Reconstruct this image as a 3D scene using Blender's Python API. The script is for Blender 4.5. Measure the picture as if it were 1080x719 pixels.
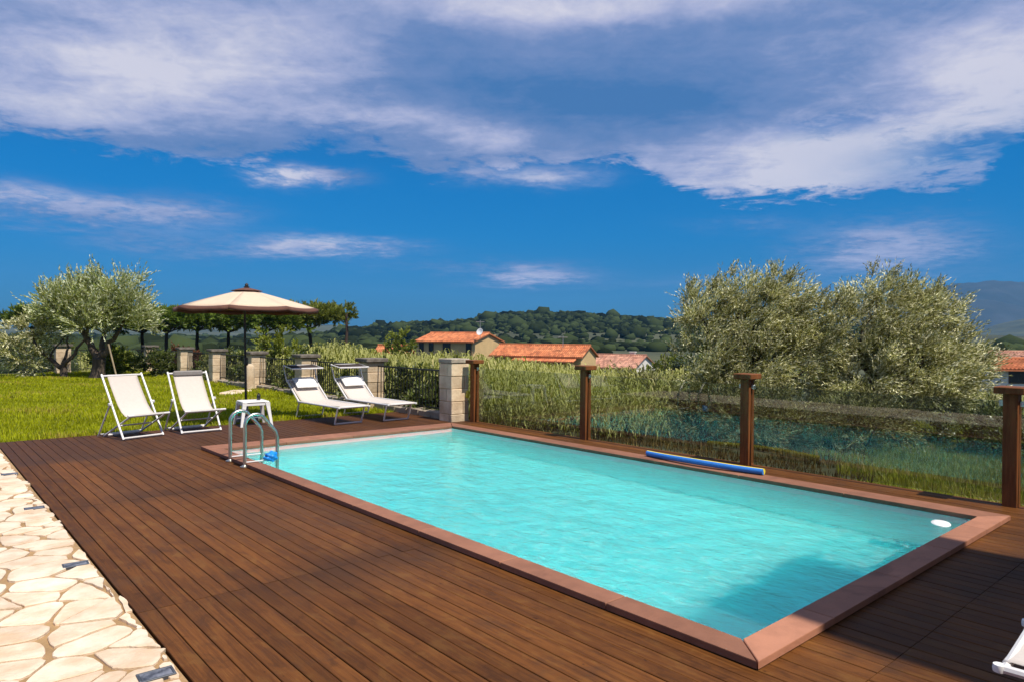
import bpy, bmesh, math, random
import numpy as np
from mathutils import Vector, Matrix

for o in list(bpy.data.objects):
    bpy.data.objects.remove(o)
scene = bpy.context.scene
COL = scene.collection
rng = np.random.default_rng(7)
random.seed(7)
R = math.radians

# ------------------------------------------------------------------ camera
F_PX, PITCH, ROLL, YAW = 735.0, -0.0079, 0.0063, 0.7162
cam_d = bpy.data.cameras.new('camera')
cam = bpy.data.objects.new('camera', cam_d)
COL.objects.link(cam)
fw = Vector((math.sin(YAW)*math.cos(PITCH), math.cos(YAW)*math.cos(PITCH), math.sin(PITCH)))
rt0 = Vector((math.cos(YAW), -math.sin(YAW), 0)); up0 = rt0.cross(fw)
rt = rt0*math.cos(ROLL)+up0*math.sin(ROLL); up = -rt0*math.sin(ROLL)+up0*math.cos(ROLL)
cam.matrix_world = Matrix(((rt.x, up.x, -fw.x, 0), (rt.y, up.y, -fw.y, 0), (rt.z, up.z, -fw.z, 1.6), (0, 0, 0, 1)))
cam_d.lens = F_PX/1080*36
cam_d.sensor_width = 36
cam_d.clip_start = 0.05
cam_d.clip_end = 30000
scene.camera = cam

# ------------------------------------------------------------------ sun, sky, exposure
SUN_AZ, SUN_EL = R(176), R(60)            # azimuth clockwise from +Y
sun_d = bpy.data.lights.new('sun', 'SUN')
sun_d.energy = 4.4
sun_d.angle = R(0.55)
sun_d.color = (1.0, 0.93, 0.82)
sun = bpy.data.objects.new('sun', sun_d)
COL.objects.link(sun)
sv = Vector((math.sin(SUN_AZ)*math.cos(SUN_EL), math.cos(SUN_AZ)*math.cos(SUN_EL), math.sin(SUN_EL)))
sun.rotation_euler = sv.to_track_quat('Z', 'Y').to_euler()
sun_d.cycles.is_caustics_light = True
scene.view_settings.view_transform = 'Standard'
scene.view_settings.look = 'None'
scene.view_settings.exposure = 0.38
scene.view_settings.gamma = 1.0
scene.view_settings.use_curve_mapping = False
scene.cycles.max_bounces = 10
scene.cycles.transparent_max_bounces = 24
scene.cycles.transmission_bounces = 8
scene.cycles.volume_bounces = 0
scene.cycles.sample_clamp_indirect = 4.0
scene.cycles.use_denoising = True
scene.cycles.caustics_reflective = False
scene.cycles.caustics_refractive = True

world = bpy.data.worlds.new('World')
scene.world = world
world.use_nodes = True
WT = world.node_tree
WT.nodes.clear()


class NG:
    """small helper to write node maths"""
    def __init__(s, tree): s.t = tree
    def n(s, typ, **kw):
        nd = s.t.nodes.new(typ)
        for k, v in kw.items(): setattr(nd, k, v)
        return nd
    def put(s, sock, v):
        if isinstance(v, bpy.types.NodeSocket): s.t.links.new(v, sock)
        else: sock.default_value = v
    def m(s, op, a, b=None, c=None, clamp=False):
        nd = s.n('ShaderNodeMath', operation=op, use_clamp=clamp)
        s.put(nd.inputs[0], a)
        if b is not None: s.put(nd.inputs[1], b)
        if c is not None: s.put(nd.inputs[2], c)
        return nd.outputs[0]
    def mix(s, f, a, b, blend='MIX'):
        nd = s.n('ShaderNodeMix', data_type='RGBA', blend_type=blend, clamp_factor=True)
        s.put(nd.inputs[0], f)
        s.put(nd.inputs[6], a if isinstance(a, bpy.types.NodeSocket) else (*a, 1)[:4])
        s.put(nd.inputs[7], b if isinstance(b, bpy.types.NodeSocket) else (*b, 1)[:4])
        return nd.outputs[2]
    def noise(s, vec, scale, detail=4, rough=.55, dist=0.0, dim='3D'):
        nd = s.n('ShaderNodeTexNoise', noise_dimensions=dim)
        if vec is not None: s.t.links.new(vec, nd.inputs['Vector'])
        nd.inputs['Scale'].default_value = scale
        nd.inputs['Detail'].default_value = detail
        nd.inputs['Roughness'].default_value = rough
        nd.inputs['Distortion'].default_value = dist
        return nd.outputs['Fac'] if 'Fac' in nd.outputs else nd.outputs[0]
    def ramp(s, f, stops, interp='LINEAR'):
        nd = s.n('ShaderNodeValToRGB')
        cr = nd.color_ramp; cr.interpolation = interp
        while len(cr.elements) < len(stops): cr.elements.new(0.5)
        for e, (p, c) in zip(cr.elements, stops):
            e.position = p
            e.color = (*c, 1) if not isinstance(c, (int, float)) else (c, c, c, 1)
        s.put(nd.inputs[0], f)
        return nd.outputs[0]
    def smooth(s, x, a, b):
        nd = s.n('ShaderNodeMapRange', interpolation_type='SMOOTHSTEP')
        s.put(nd.inputs['Value'], x)
        s.put(nd.inputs['From Min'], a); s.put(nd.inputs['From Max'], b)
        return nd.outputs['Result']


SKY_T = [(.085, .25, .54), (.055, .335, .70), (.010, .45, .88), (.0, .52, .98), (.3, .7, 1.1)]


def build_sky():
    g = NG(WT)
    out = g.n('ShaderNodeOutputWorld')
    bg = g.n('ShaderNodeBackground')
    WT.links.new(bg.outputs[0], out.inputs[0])
    bg.inputs['Strength'].default_value = 0.078
    sky = g.n('ShaderNodeTexSky', sky_type='NISHITA')
    sky.sun_disc = False
    sky.sun_elevation = SUN_EL
    sky.sun_rotation = SUN_AZ
    sky.altitude = 50; sky.air_density = 1.0; sky.dust_density = 0.4; sky.ozone_density = 2.5
    tc = g.n('ShaderNodeTexCoord')
    mp = g.n('ShaderNodeMapping')                      # turn so that the view azimuth is +Y
    mp.inputs['Rotation'].default_value = (0, 0, YAW)
    WT.links.new(tc.outputs['Generated'], mp.inputs[0])
    sx = g.n('ShaderNodeSeparateXYZ'); WT.links.new(mp.outputs[0], sx.inputs[0])
    x, y, z = sx.outputs
    az = g.m('ARCTAN2', x, y)
    el = g.m('ARCSINE', z)
    zz = g.m('ADD', g.m('MAXIMUM', z, 0.0), 0.10)
    cv = g.n('ShaderNodeCombineXYZ')
    WT.links.new(g.m('DIVIDE', x, zz), cv.inputs[0]); WT.links.new(g.m('DIVIDE', y, zz), cv.inputs[1])
    P = cv.outputs[0]
    n1 = g.noise(P, 0.55, 7, .58, .35)
    n2 = g.noise(P, 1.6, 8, .62, .5)
    n3 = g.noise(P, 4.2, 9, .68, .5)
    st = g.n('ShaderNodeMapping'); st.inputs['Rotation'].default_value = (0, 0, R(24)); st.inputs['Scale'].default_value = (.55, 2.6, 1); WT.links.new(P, st.inputs[0])
    n4 = g.noise(st.outputs[0], 1.3, 9, .62, .9)
    n5 = g.noise(P, 11.0, 7, .62, .4)
    # warped angles give the clouds ragged edges
    wa = g.m('ADD', az, g.m('MULTIPLY', g.m('SUBTRACT', n2, .5), 0.16))
    we = g.m('ADD', g.m('ADD', el, g.m('MULTIPLY', g.m('SUBTRACT', n1, .5), 0.075)), g.m('ADD', g.m('MULTIPLY', g.m('SUBTRACT', n3, .5), 0.085), g.m('MULTIPLY', g.m('SUBTRACT', n5, .5), 0.045)))

    def ang(u, v):
        s, t = (u-540)/735, (352-v)/735
        a = math.atan(s)
        return a, math.atan(t*math.cos(a))

    def blob(u, v, du, dv, amp=1.0, e=None, a=None):
        a0, e0 = ang(u, v)
        a1, _ = ang(u+du, v); _, e1 = ang(u, v-dv)
        sa, se = max(abs(a1-a0), 1e-3), max(abs(e1-e0), 1e-3)
        qa = g.m('DIVIDE', g.m('SUBTRACT', a or wa, a0), sa)
        qe = g.m('DIVIDE', g.m('SUBTRACT', e or we, e0), se)
        q = g.m('ADD', g.m('MULTIPLY', qa, qa), g.m('MULTIPLY', qe, qe))
        return g.m('MULTIPLY', g.m('EXPONENT', g.m('MULTIPLY', q, -1.0)), amp)

    def total(items):
        r = None
        for it in items:
            r = it if r is None else g.m('ADD', r, it)
        return r

    # lower edge of the big cloud deck as elevation over azimuth
    prof = [(0, 140), (90, 152), (170, 168), (250, 176), (330, 150), (400, 156), (450, 176), (520, 174), (600, 166),
            (660, 164), (700, 190), (760, 208), (880, 206), (960, 200), (1030, 196), (1065, 150), (1080, 140)]
    stops = []
    lo, hi = -math.pi, math.pi
    for u, v in prof:
        a, e = ang(u, v)
        stops.append(((a-lo)/(hi-lo), e/0.6))
    stops = [(0.0, .45), (.3, .42)] + stops + [(.66, .5), (.75, .35), (1.0, .45)]
    edge = g.m('MULTIPLY', g.ramp(g.m('DIVIDE', g.m('SUBTRACT', az, lo), hi-lo), stops), 0.6)
    deck = g.smooth(g.m('SUBTRACT', we, edge), -0.010, 0.013)
    hole = total([blob(1015, 160, 105, 27, .95), blob(870, 133, 40, 10, .55), blob(345, 142, 55, 12, .5)])
    deck = g.m('MULTIPLY', deck, g.m('SUBTRACT', 1.0, hole, clamp=True))
    # thin it a little overall, and more well above the picture
    thin = g.smooth(n1, 0.28, 0.55)
    high = g.smooth(el, 0.50, 0.80)
    thin = g.m('ADD', g.m('MULTIPLY', thin, 0.12), 0.88)
    thin = g.m('MULTIPLY', thin, g.m('SUBTRACT', 1.0, g.m('MULTIPLY', high, g.smooth(n1, .60, .40))))
    deck = g.m('MULTIPLY', deck, thin)
    ws = g.m('ADD', el, g.m('ADD', g.m('MULTIPLY', g.m('SUBTRACT', n1, .5), 0.04), g.m('MULTIPLY', g.m('SUBTRACT', n3, .5), 0.035)))
    sb = lambda *q: blob(*q, e=ws)
    small = total([sb(293, 188, 24, 10, 1.2), sb(345, 186, 36, 7, .9), sb(45, 222, 85, 15, 1.15), sb(190, 226, 65, 14, .7),
                   sb(165, 258, 60, 13, .45), sb(345, 259, 80, 8, .75), sb(270, 264, 60, 7, .35), sb(563, 288, 58, 10, .95),
                   sb(935, 256, 85, 21, .95), sb(500, 180, 26, 11, .55), sb(575, 184, 50, 10, .6), sb(780, 236, 60, 8, .22),
                   sb(470, 280, 70, 5, .25), sb(880, 290, 180, 12, .25), sb(690, 300, 80, 5, .12)])
    small = g.m('MULTIPLY', small, g.m('ADD', g.smooth(g.m('ADD', g.m('MULTIPLY', n2, .6), g.m('MULTIPLY', n5, .4)), .36, .56), .55), clamp=True)
    dens = g.m('MAXIMUM', deck, small, clamp=True)
    # light on the clouds: bright, lit parts against the grey-blue body
    e2 = g.m('ADD', el, g.m('MULTIPLY', g.m('SUBTRACT', n1, .5), 0.12))
    lit = total([blob(150, 70, 190, 55, .62, e2), blob(40, 120, 130, 26, .35, e2), blob(590, 8, 230, 20, .60, e2), blob(880, 172, 210, 38, .95, e2),
                 blob(1050, 85, 120, 75, .72, e2), blob(300, 40, 120, 40, .25, e2), blob(420, 122, 70, 14, .28, e2), blob(512, 138, 42, 16, .45, e2), blob(290, 190, 60, 14, .7, e2), blob(60, 218, 160, 14, .35, e2),
                 blob(345, 259, 90, 10, .5, e2), blob(563, 287, 60, 10, .40, e2), blob(935, 255, 80, 20, .32, e2), blob(570, 182, 90, 14, .45, e2)])
    dark = total([blob(590, 92, 190, 36, .32, e2), blob(720, 110, 120, 30, .16, e2), blob(250, 165, 200, 18, .22, e2), blob(40, 25, 110, 18, .22, e2), blob(440, 60, 60, 20, .1, e2)])
    tex = g.m('ADD', g.m('ADD', g.m('MULTIPLY', g.m('SUBTRACT', n2, .5), 0.7), g.m('MULTIPLY', g.m('SUBTRACT', n5, .5), 0.75)), g.m('ADD', g.m('MULTIPLY', g.m('SUBTRACT', n3, .5), 0.95), g.m('MULTIPLY', g.m('SUBTRACT', n4, .5), 0.8)))
    lum = g.m('ADD', g.m('SUBTRACT', lit, dark), g.m('MULTIPLY', tex, g.m('ADD', g.m('MULTIPLY', lit, .55), .42)))
    lum = g.m('ADD', lum, 0.33)
    lum = g.m('ADD', lum, g.m('MULTIPLY', high, .5), clamp=True)
    ccol = g.ramp(lum, [(0.0, (.62, 1.8, 4.3)), (.35, (1.75, 2.65, 5.1)), (.65, (4.0, 4.4, 6.6)), (1.0, (6.8, 6.7, 7.8))])
    tint = g.ramp(g.m('DIVIDE', el, 0.6), [(0.0, SKY_T[0]), (.11, SKY_T[1]), (.23, SKY_T[2]), (.36, SKY_T[3]), (1.0, SKY_T[4])])
    blue = g.mix(1.0, sky.outputs[0], tint, 'MULTIPLY')
    c = g.mix(dens, blue, ccol)
    WT.links.new(c, bg.inputs['Color'])


build_sky()

# ------------------------------------------------------------------ helpers: frames
CS, SN = math.cos(YAW), math.sin(YAW)


def W(r, f, z=0.0):
    """right / forward metres from the viewpoint's foot -> world"""
    return (r*CS+f*SN, -r*SN+f*CS, z)


def Wa(r, f): return r*CS+f*SN, -r*SN+f*CS


# ------------------------------------------------------------------ helpers: materials
MATS = {}


def sc(c, k): return tuple(max(0.0, min(1.0, x*k)) for x in c)


def pm(name, c, rough=.6, var=.18, scale=6.0, bump=0.0, bscale=None, metal=0.0, stretch=(1, 1, 1), attr=None, spec=.5, c2=None, detail=5, coat=0.0, stain=None):
    m = bpy.data.materials.new(name); m.use_nodes = True
    t = m.node_tree; t.nodes.clear(); g = NG(t)
    out = g.n('ShaderNodeOutputMaterial'); b = g.n('ShaderNodeBsdfPrincipled')
    t.links.new(b.outputs[0], out.inputs[0])
    tc = g.n('ShaderNodeTexCoord'); mp = g.n('ShaderNodeMapping')
    mp.inputs['Scale'].default_value = stretch
    t.links.new(tc.outputs['Object'], mp.inputs[0])
    nz = g.noise(mp.outputs[0], scale, detail, .6)
    nz2 = g.noise(mp.outputs[0], scale*.21, 3, .5)
    f = g.smooth(g.m('ADD', g.m('MULTIPLY', nz, .6), g.m('MULTIPLY', nz2, .4)), .33, .67)
    col = g.mix(f, sc(c, 1-var), c2 if c2 else sc(c, 1+var))
    if attr:
        at = g.n('ShaderNodeAttribute', attribute_name=attr)
        k = g.m('ADD', g.m('MULTIPLY', at.outputs['Fac'], .6), .7)
        cc = g.n('ShaderNodeCombineColor')
        for i in range(3): t.links.new(k, cc.inputs[i])
        col = g.mix(1.0, col, cc.outputs[0], 'MULTIPLY')
    if stain:
        scol, ss, lo, hi, amt = stain
        sn = g.noise(tc.outputs['Object'], ss, 6, .6, .5)
        col = g.mix(g.m('MULTIPLY', g.smooth(sn, lo, hi), amt), col, scol)
    t.links.new(col, b.inputs['Base Color'])
    g.put(b.inputs['Roughness'], g.m('ADD', g.m('MULTIPLY', g.m('SUBTRACT', nz, .5), .25), rough, clamp=True))
    b.inputs['Metallic'].default_value = metal
    b.inputs['Specular IOR Level'].default_value = spec
    b.inputs['Coat Weight'].default_value = coat
    if bump:
        bn = g.n('ShaderNodeBump'); bn.inputs['Strength'].default_value = bump; bn.inputs['Distance'].default_value = .02
        bz = g.noise(mp.outputs[0], bscale or scale*3, 6, .65)
        t.links.new(bz, bn.inputs['Height']); t.links.new(bn.outputs[0], b.inputs['Normal'])
    MATS[name] = m
    return m


def leafmat(name, front, back, trans=.25, var=.45, gloss=.12, dry=None, rough=.45):
    """leaf: diffuse + translucent + a little gloss, paler underside, tone per leaf from attribute 'rnd'"""
    m = bpy.data.materials.new(name); m.use_nodes = True
    t = m.node_tree; t.nodes.clear(); g = NG(t)
    out = g.n('ShaderNodeOutputMaterial')
    at = g.n('ShaderNodeAttribute', attribute_name='rnd'); r = at.outputs['Fac']
    geo = g.n('ShaderNodeNewGeometry')
    col = g.mix(geo.outputs['Backfacing'], front, back)
    k = g.m('ADD', g.m('MULTIPLY', r, 2*var), 1-var)
    cc = g.n('ShaderNodeCombineColor')
    for i in range(3): t.links.new(k, cc.inputs[i])
    col = g.mix(1.0, col, cc.outputs[0], 'MULTIPLY')
    if dry:
        col = g.mix(g.smooth(r, .80, .95), col, dry)
    d = g.n('ShaderNodeBsdfDiffuse'); tr = g.n('ShaderNodeBsdfTranslucent'); gl = g.n('ShaderNodeBsdfGlossy')
    gl.inputs['Roughness'].default_value = rough
    t.links.new(col, d.inputs[0])
    t.links.new(g.mix(1.0, col, (1.0, 1.0, .55), 'MULTIPLY'), tr.inputs[0])
    m1 = g.n('ShaderNodeMixShader'); m1.inputs[0].default_value = trans
    t.links.new(d.outputs[0], m1.inputs[1]); t.links.new(tr.outputs[0], m1.inputs[2])
    fr = g.n('ShaderNodeFresnel'); fr.inputs['IOR'].default_value = 1.4
    m2 = g.n('ShaderNodeMixShader'); t.links.new(g.m('MULTIPLY', fr.outputs[0], gloss, clamp=True), m2.inputs[0])
    t.links.new(m1.outputs[0], m2.inputs[1]); t.links.new(gl.outputs[0], m2.inputs[2])
    t.links.new(m2.outputs[0], out.inputs[0])
    MATS[name] = m
    return m


# ------------------------------------------------------------------ helpers: objects
def tag(o, label=None, cat=None, group=None, kind=None):
    if label: o['label'] = label
    if cat: o['category'] = cat
    if group: o['group'] = group
    if kind: o['kind'] = kind
    return o


def empty(name, loc=(0, 0, 0), rz=0.0, label=None, cat=None, group=None):
    o = bpy.data.objects.new(name, None); COL.objects.link(o)
    o.empty_display_size = .1
    o.location = loc; o.rotation_euler = (0, 0, rz)
    return tag(o, label, cat, group)


def np_obj(name, V, Fc, mat, parent=None, rnd=None, smooth=False):
    """object from numpy arrays; Fc (M,k) all faces with k corners"""
    V = np.asarray(V, np.float32); Fc = np.asarray(Fc, np.int32)
    me = bpy.data.meshes.new(name)
    M_, k = Fc.shape
    me.vertices.add(len(V)); me.vertices.foreach_set('co', V.ravel())
    me.loops.add(M_*k); me.loops.foreach_set('vertex_index', Fc.ravel())
    me.polygons.add(M_); me.polygons.foreach_set('loop_start', np.arange(0, M_*k, k, dtype=np.int32))
    me.update(calc_edges=True)
    if rnd is not None:
        a = me.attributes.new('rnd', 'FLOAT', 'FACE'); a.data.foreach_set('value', np.asarray(rnd, np.float32))
    if smooth: me.shade_smooth()
    me.materials.append(MATS[mat])
    o = bpy.data.objects.new(name, me); COL.objects.link(o)
    o.parent = parent
    return o


class MB:
    """collects shapes and links them as one mesh object"""
    def __init__(s): s.v = []; s.f = []; s.r = []
    def add(s, verts, faces, rnd=0.5):
        n = len(s.v); s.v.extend([tuple(p) for p in verts])
        s.f.extend([tuple(i+n for i in f) for f in faces]); s.r.extend([rnd]*len(faces))
    def box(s, a, b, bev=0.0, rnd=.5, mat=None):
        """box from corner a to corner b with chamfered edges; mat is an optional Matrix"""
        a = Vector(a); b = Vector(b)
        lo = Vector((min(a.x, b.x), min(a.y, b.y), min(a.z, b.z))); hi = Vector((max(a.x, b.x), max(a.y, b.y), max(a.z, b.z)))
        bm = bmesh.new()
        bmesh.ops.create_cube(bm, size=1.0)
        d = hi-lo; c = (hi+lo)/2
        for v in bm.verts: v.co = Vector((v.co.x*d.x, v.co.y*d.y, v.co.z*d.z))+c
        if bev > 0:
            bmesh.ops.bevel(bm, geom=bm.edges[:], offset=min(bev, min(d)*.45), segments=1, affect='EDGES')
        s.bm(bm, rnd, mat)
    def bm(s, bm, rnd=.5, mat=None):
        bm.verts.ensure_lookup_table()
        for i, v in enumerate(bm.verts): v.index = i
        s.add([(mat @ v.co) if mat else v.co.copy() for v in bm.verts], [[v.index for v in f.verts] for f in bm.faces], rnd)
        bm.free()
    def tube(s, pts, rad, n=8, cap=True, rnd=.5, closed=False):
        pts = [Vector(p) for p in pts]
        if not hasattr(rad, '__len__'): rad = [rad]*len(pts)
        L = len(pts); verts = []; nrm = None
        for i in range(L):
            if closed: t = (pts[(i+1) % L]-pts[i-1])
            else: t = pts[min(i+1, L-1)]-pts[max(i-1, 0)]
            t.normalize()
            if nrm is None:
                nrm = t.orthogonal().normalized()
            nrm = (nrm-t*nrm.dot(t))
            if nrm.length < 1e-6: nrm = t.orthogonal()
            nrm.normalize(); bi = t.cross(nrm)
            for k in range(n):
                a = 2*math.pi*k/n
                verts.append(pts[i]+(nrm*math.cos(a)+bi*math.sin(a))*rad[i])
        faces = []
        for i in range(L if closed else L-1):
            j = (i+1) % L
            for k in range(n):
                k2 = (k+1) % n
                faces.append((i*n+k, i*n+k2, j*n+k2, j*n+k))
        if cap and not closed:
            faces.append(tuple(range(n-1, -1, -1))); faces.append(tuple((L-1)*n+k for k in range(n)))
        s.add(verts, faces, rnd)
    def lathe(s, prof, n=20, loc=(0, 0, 0), rnd=.5):
        verts = []; faces = []
        for r, z in prof:
            for k in range(n):
                a = 2*math.pi*k/n
                verts.append((loc[0]+r*math.cos(a), loc[1]+r*math.sin(a), loc[2]+z))
        for i in range(len(prof)-1):
            for k in range(n):
                k2 = (k+1) % n
                faces.append((i*n+k, i*n+k2, (i+1)*n+k2, (i+1)*n+k))
        if prof[0][0] > 1e-4: faces.append(tuple(range(n-1, -1, -1)))
        if prof[-1][0] > 1e-4: faces.append(tuple((len(prof)-1)*n+k for k in range(n)))
        s.add(verts, faces, rnd)
    def build(s, name, mat, parent=None, smooth=None, rnd=False):
        me = bpy.data.meshes.new(name); me.from_pydata(s.v, [], s.f)
        me.update()
        if rnd:
            a = me.attributes.new('rnd', 'FLOAT', 'FACE'); a.data.foreach_set('value', np.array(s.r, np.float32))
        if smooth:
            bm = bmesh.new(); bm.from_mesh(me)
            bmesh.ops.recalc_face_normals(bm, faces=bm.faces[:])
            for f in bm.faces: f.smooth = True
            for e in bm.edges:
                if len(e.link_faces) == 2 and e.calc_face_angle(0) > R(smooth): e.smooth = False
            bm.to_mesh(me); bm.free()
        else:
            bm = bmesh.new(); bm.from_mesh(me); bmesh.ops.recalc_face_normals(bm, faces=bm.faces[:]); bm.to_mesh(me); bm.free()
        me.materials.append(MATS[mat])
        o = bpy.data.objects.new(name, me); COL.objects.link(o); o.parent = parent
        return o


def copy_tree(o, parent=None):
    c = o.copy(); COL.objects.link(c); c.parent = parent
    for ch in list(o.children): copy_tree(ch, c)
    return c


def bezier(p0, p1, p2, n=8):
    p0, p1, p2 = Vector(p0), Vector(p1), Vector(p2)
    return [(p0*(1-t)**2+p1*2*t*(1-t)+p2*t*t) for t in [i/(n-1) for i in range(n)]]


def unit(a): return a/np.maximum(np.linalg.norm(a, axis=-1, keepdims=True), 1e-9)


def leaves(P, D, length, width, roll=None, bend=0.0):
    """diamond leaves: base P, direction D; returns verts, quads"""
    n = len(P)
    D = unit(D)
    ref = rng.normal(size=(n, 3))
    S = unit(np.cross(D, ref))
    N = np.cross(S, D)
    length = np.broadcast_to(np.asarray(length, float), (n,))[:, None]; width = np.broadcast_to(np.asarray(width, float), (n,))[:, None]
    mid = P+D*length*.5+N*length*bend
    V = np.stack([P, mid+S*width*.5, P+D*length, mid-S*width*.5], 1).reshape(-1, 3)
    Fq = np.arange(n*4).reshape(n, 4)
    return V, Fq


# ------------------------------------------------------------------ materials
def deck_material():
    m = bpy.data.materials.new('deck_wood'); m.use_nodes = True
    t = m.node_tree; t.nodes.clear(); g = NG(t)
    out = g.n('ShaderNodeOutputMaterial'); b = g.n('ShaderNodeBsdfPrincipled'); t.links.new(b.outputs[0], out.inputs[0])
    tc = g.n('ShaderNodeTexCoord')
    at = g.n('ShaderNodeAttribute', attribute_name='rnd'); r = at.outputs['Fac']
    off = g.n('ShaderNodeCombineXYZ'); t.links.new(g.m('MULTIPLY', r, 37.0), off.inputs[1])
    add = g.n('ShaderNodeVectorMath', operation='ADD'); t.links.new(tc.outputs['Object'], add.inputs[0]); t.links.new(off.outputs[0], add.inputs[1])
    mp = g.n('ShaderNodeMapping'); mp.inputs['Scale'].default_value = (28, 1.1, 1); t.links.new(add.outputs[0], mp.inputs[0])
    grain = g.noise(mp.outputs[0], 1.5, 8, .66, .6)
    fine = g.n('ShaderNodeMapping'); fine.inputs['Scale'].default_value = (120, 3, 1); t.links.new(add.outputs[0], fine.inputs[0])
    fg = g.noise(fine.outputs[0], 1.6, 6, .7)
    big = g.noise(tc.outputs['Object'], .55, 6, .6, .4)
    blot = g.noise(tc.outputs['Object'], 2.3, 6, .62, .2)
    sp = g.noise(tc.outputs['Object'], 22, 4, .7)
    col = g.mix(g.smooth(grain, .32, .70), (.084, .030, .0078), (.156, .058, .0150))
    col = g.mix(g.m('MULTIPLY', g.smooth(fg, .5, .75), .45), col, (.20, .092, .026))
    mt = g.n('ShaderNodeMapping'); mt.inputs['Scale'].default_value = (9, 4.5, 1); t.links.new(add.outputs[0], mt.inputs[0])
    mot = g.noise(mt.outputs[0], 1.0, 6, .65, .5)
    col = g.mix(g.m('MULTIPLY', g.smooth(mot, .50, .70), .5), col, (.185, .085, .022))
    col = g.mix(g.m('MULTIPLY', g.smooth(mot, .46, .30), .5), col, (.045, .019, .0075))
    kn = g.noise(mt.outputs[0], 2.2, 3, .5)
    col = g.mix(g.m('MULTIPLY', g.smooth(kn, .70, .76), .7), col, (.030, .012, .006))
    tone = g.m('ADD', g.m('MULTIPLY', r, .45), .78)
    cc = g.n('ShaderNodeCombineColor')
    for i in range(3): t.links.new(tone, cc.inputs[i])
    col = g.mix(1.0, col, cc.outputs[0], 'MULTIPLY')
    # grey weathering and dark damp stains
    col = g.mix(g.m('MULTIPLY', g.smooth(blot, .54, .76), .55), col, (.050, .029, .019))
    col = g.mix(g.m('MULTIPLY', g.smooth(big, .47, .68), .45), col, (.085, .043, .023))
    col = g.mix(g.m('MULTIPLY', g.smooth(sp, .74, .80), .5), col, (.25, .17, .11))
    # boards beyond the last cross joint and round each joint are darker with age
    sx = g.n('ShaderNodeSeparateXYZ'); t.links.new(tc.outputs['Object'], sx.inputs[0])
    yy = g.m('ADD', sx.outputs[1], g.m('MULTIPLY', g.m('SUBTRACT', blot, .5), .5))
    old = g.smooth(yy, 10.0, 10.25)
    col = g.mix(g.m('MULTIPLY', old, .55), col, (.052, .025, .015))
    jn = None
    for jy in (1.35, 4.4, 7.45):
        q = g.m('DIVIDE', g.m('ABSOLUTE', g.m('SUBTRACT', sx.outputs[1], jy)), .45)
        e = g.m('SUBTRACT', 1.0, q, clamp=True)
        jn = e if jn is None else g.m('MAXIMUM', jn, e)
    col = g.mix(g.m('MULTIPLY', g.m('MULTIPLY', jn, g.smooth(big, .36, .58)), .62), col, (.042, .021, .011))
    t.links.new(col, b.inputs['Base Color'])
    g.put(b.inputs['Roughness'], g.m('ADD', .42, g.m('MULTIPLY', grain, .3)))
    b.inputs['Specular IOR Level'].default_value = .10
    bn = g.n('ShaderNodeBump'); bn.inputs['Strength'].default_value = .45; bn.inputs['Distance'].default_value = .004
    t.links.new(g.m('ADD', grain, g.m('MULTIPLY', fg, .6)), bn.inputs['Height']); t.links.new(bn.outputs[0], b.inputs['Normal'])
    MATS['deck_wood'] = m


deck_material()
pm('paving_stone', (.69, .49, .315), .8, .16, 5, bump=.5, bscale=22, attr='rnd', c2=(.80, .68, .53), stain=((.66, .42, .22), 2.6, .52, .72, .55))
pm('mortar', (.36, .225, .105), .92, .22, 9, bump=.5, bscale=60)
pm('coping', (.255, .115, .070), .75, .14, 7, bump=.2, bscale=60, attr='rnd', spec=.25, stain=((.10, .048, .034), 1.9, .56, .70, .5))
pm('coping_dark', (.045, .026, .022), .8)
pm('dark_wood_gap', (.012, .008, .006), .9)
pm('post_wood', (.19, .068, .022), .55, .35, 5, bump=.3, bscale=14, stretch=(6, 6, .6), spec=.15)
pm('white_metal', (.70, .68, .67), .35, .04, 12, spec=.5)
pm('white_plastic', (.80, .79, .77), .4, .03, 5)
pm('sling_fabric', (.60, .535, .48), .8, .05, 140, bump=.15, bscale=300)
pm('pillow_fabric', (.84, .82, .80), .85, .03, 30, bump=.1, bscale=200)
pm('shade_fabric', (.055, .042, .036), .9, .1, 60, spec=.1)
pm('grey_fabric', (.24, .22, .21), .85, .1, 60)
pm('canvas_beige', (.66, .50, .36), .85, .05, 40, bump=.08, bscale=260)
pm('canvas_brown', (.125, .052, .034), .85, .1, 40, bump=.08, bscale=260)
pm('dark_metal', (.022, .017, .015), .45, .2, 20, metal=.0)
pm('steel', (.60, .58, .52), .36, .08, 20, metal=1.0)
pm('base_grey', (.20, .20, .22), .8, .2, 12)
pm('pillar_stone', (.62, .45, .28), .88, .2, 4, bump=.6, bscale=18, attr='rnd', c2=(.74, .60, .42))
pm('pillar_cap', (.14, .115, .092), .9, .35, 7, bump=.6, bscale=20, c2=(.27, .23, .19))
pm('pale_cap', (.40, .34, .26), .9, .3, 7, bump=.5, bscale=20)
pm('iron', (.016, .020, .016), .55, .25, 20)
pm('wall_stone', (.33, .27, .20), .92, .3, 3, bump=.7, bscale=12)
pm('foam_blue', (.03, .19, .62), .55, .08, 60, bump=.08, bscale=400)
pm('foam_yellow', (.80, .70, .05), .55, .05, 60, bump=.08, bscale=400)
pm('bright_blue', (.01, .24, .72), .4, .15, 30)
pm('black_plastic', (.012, .012, .014), .35)
pm('lamp_glass', (.05, .055, .075), .5, .5, 26, c2=(.20, .21, .25))
pm('lamp_steel', (.10, .11, .13), .6, .1, 20, metal=.6)
pm('yellow_rubber', (.62, .55, .04), .5)
pm('bark_olive', (.085, .062, .045), .95, .45, 6, bump=1.0, bscale=14, stretch=(1, 1, .35))
pm('bark_pine', (.06, .036, .026), .95, .4, 5, bump=.8, bscale=10, stretch=(1, 1, .35))
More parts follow.
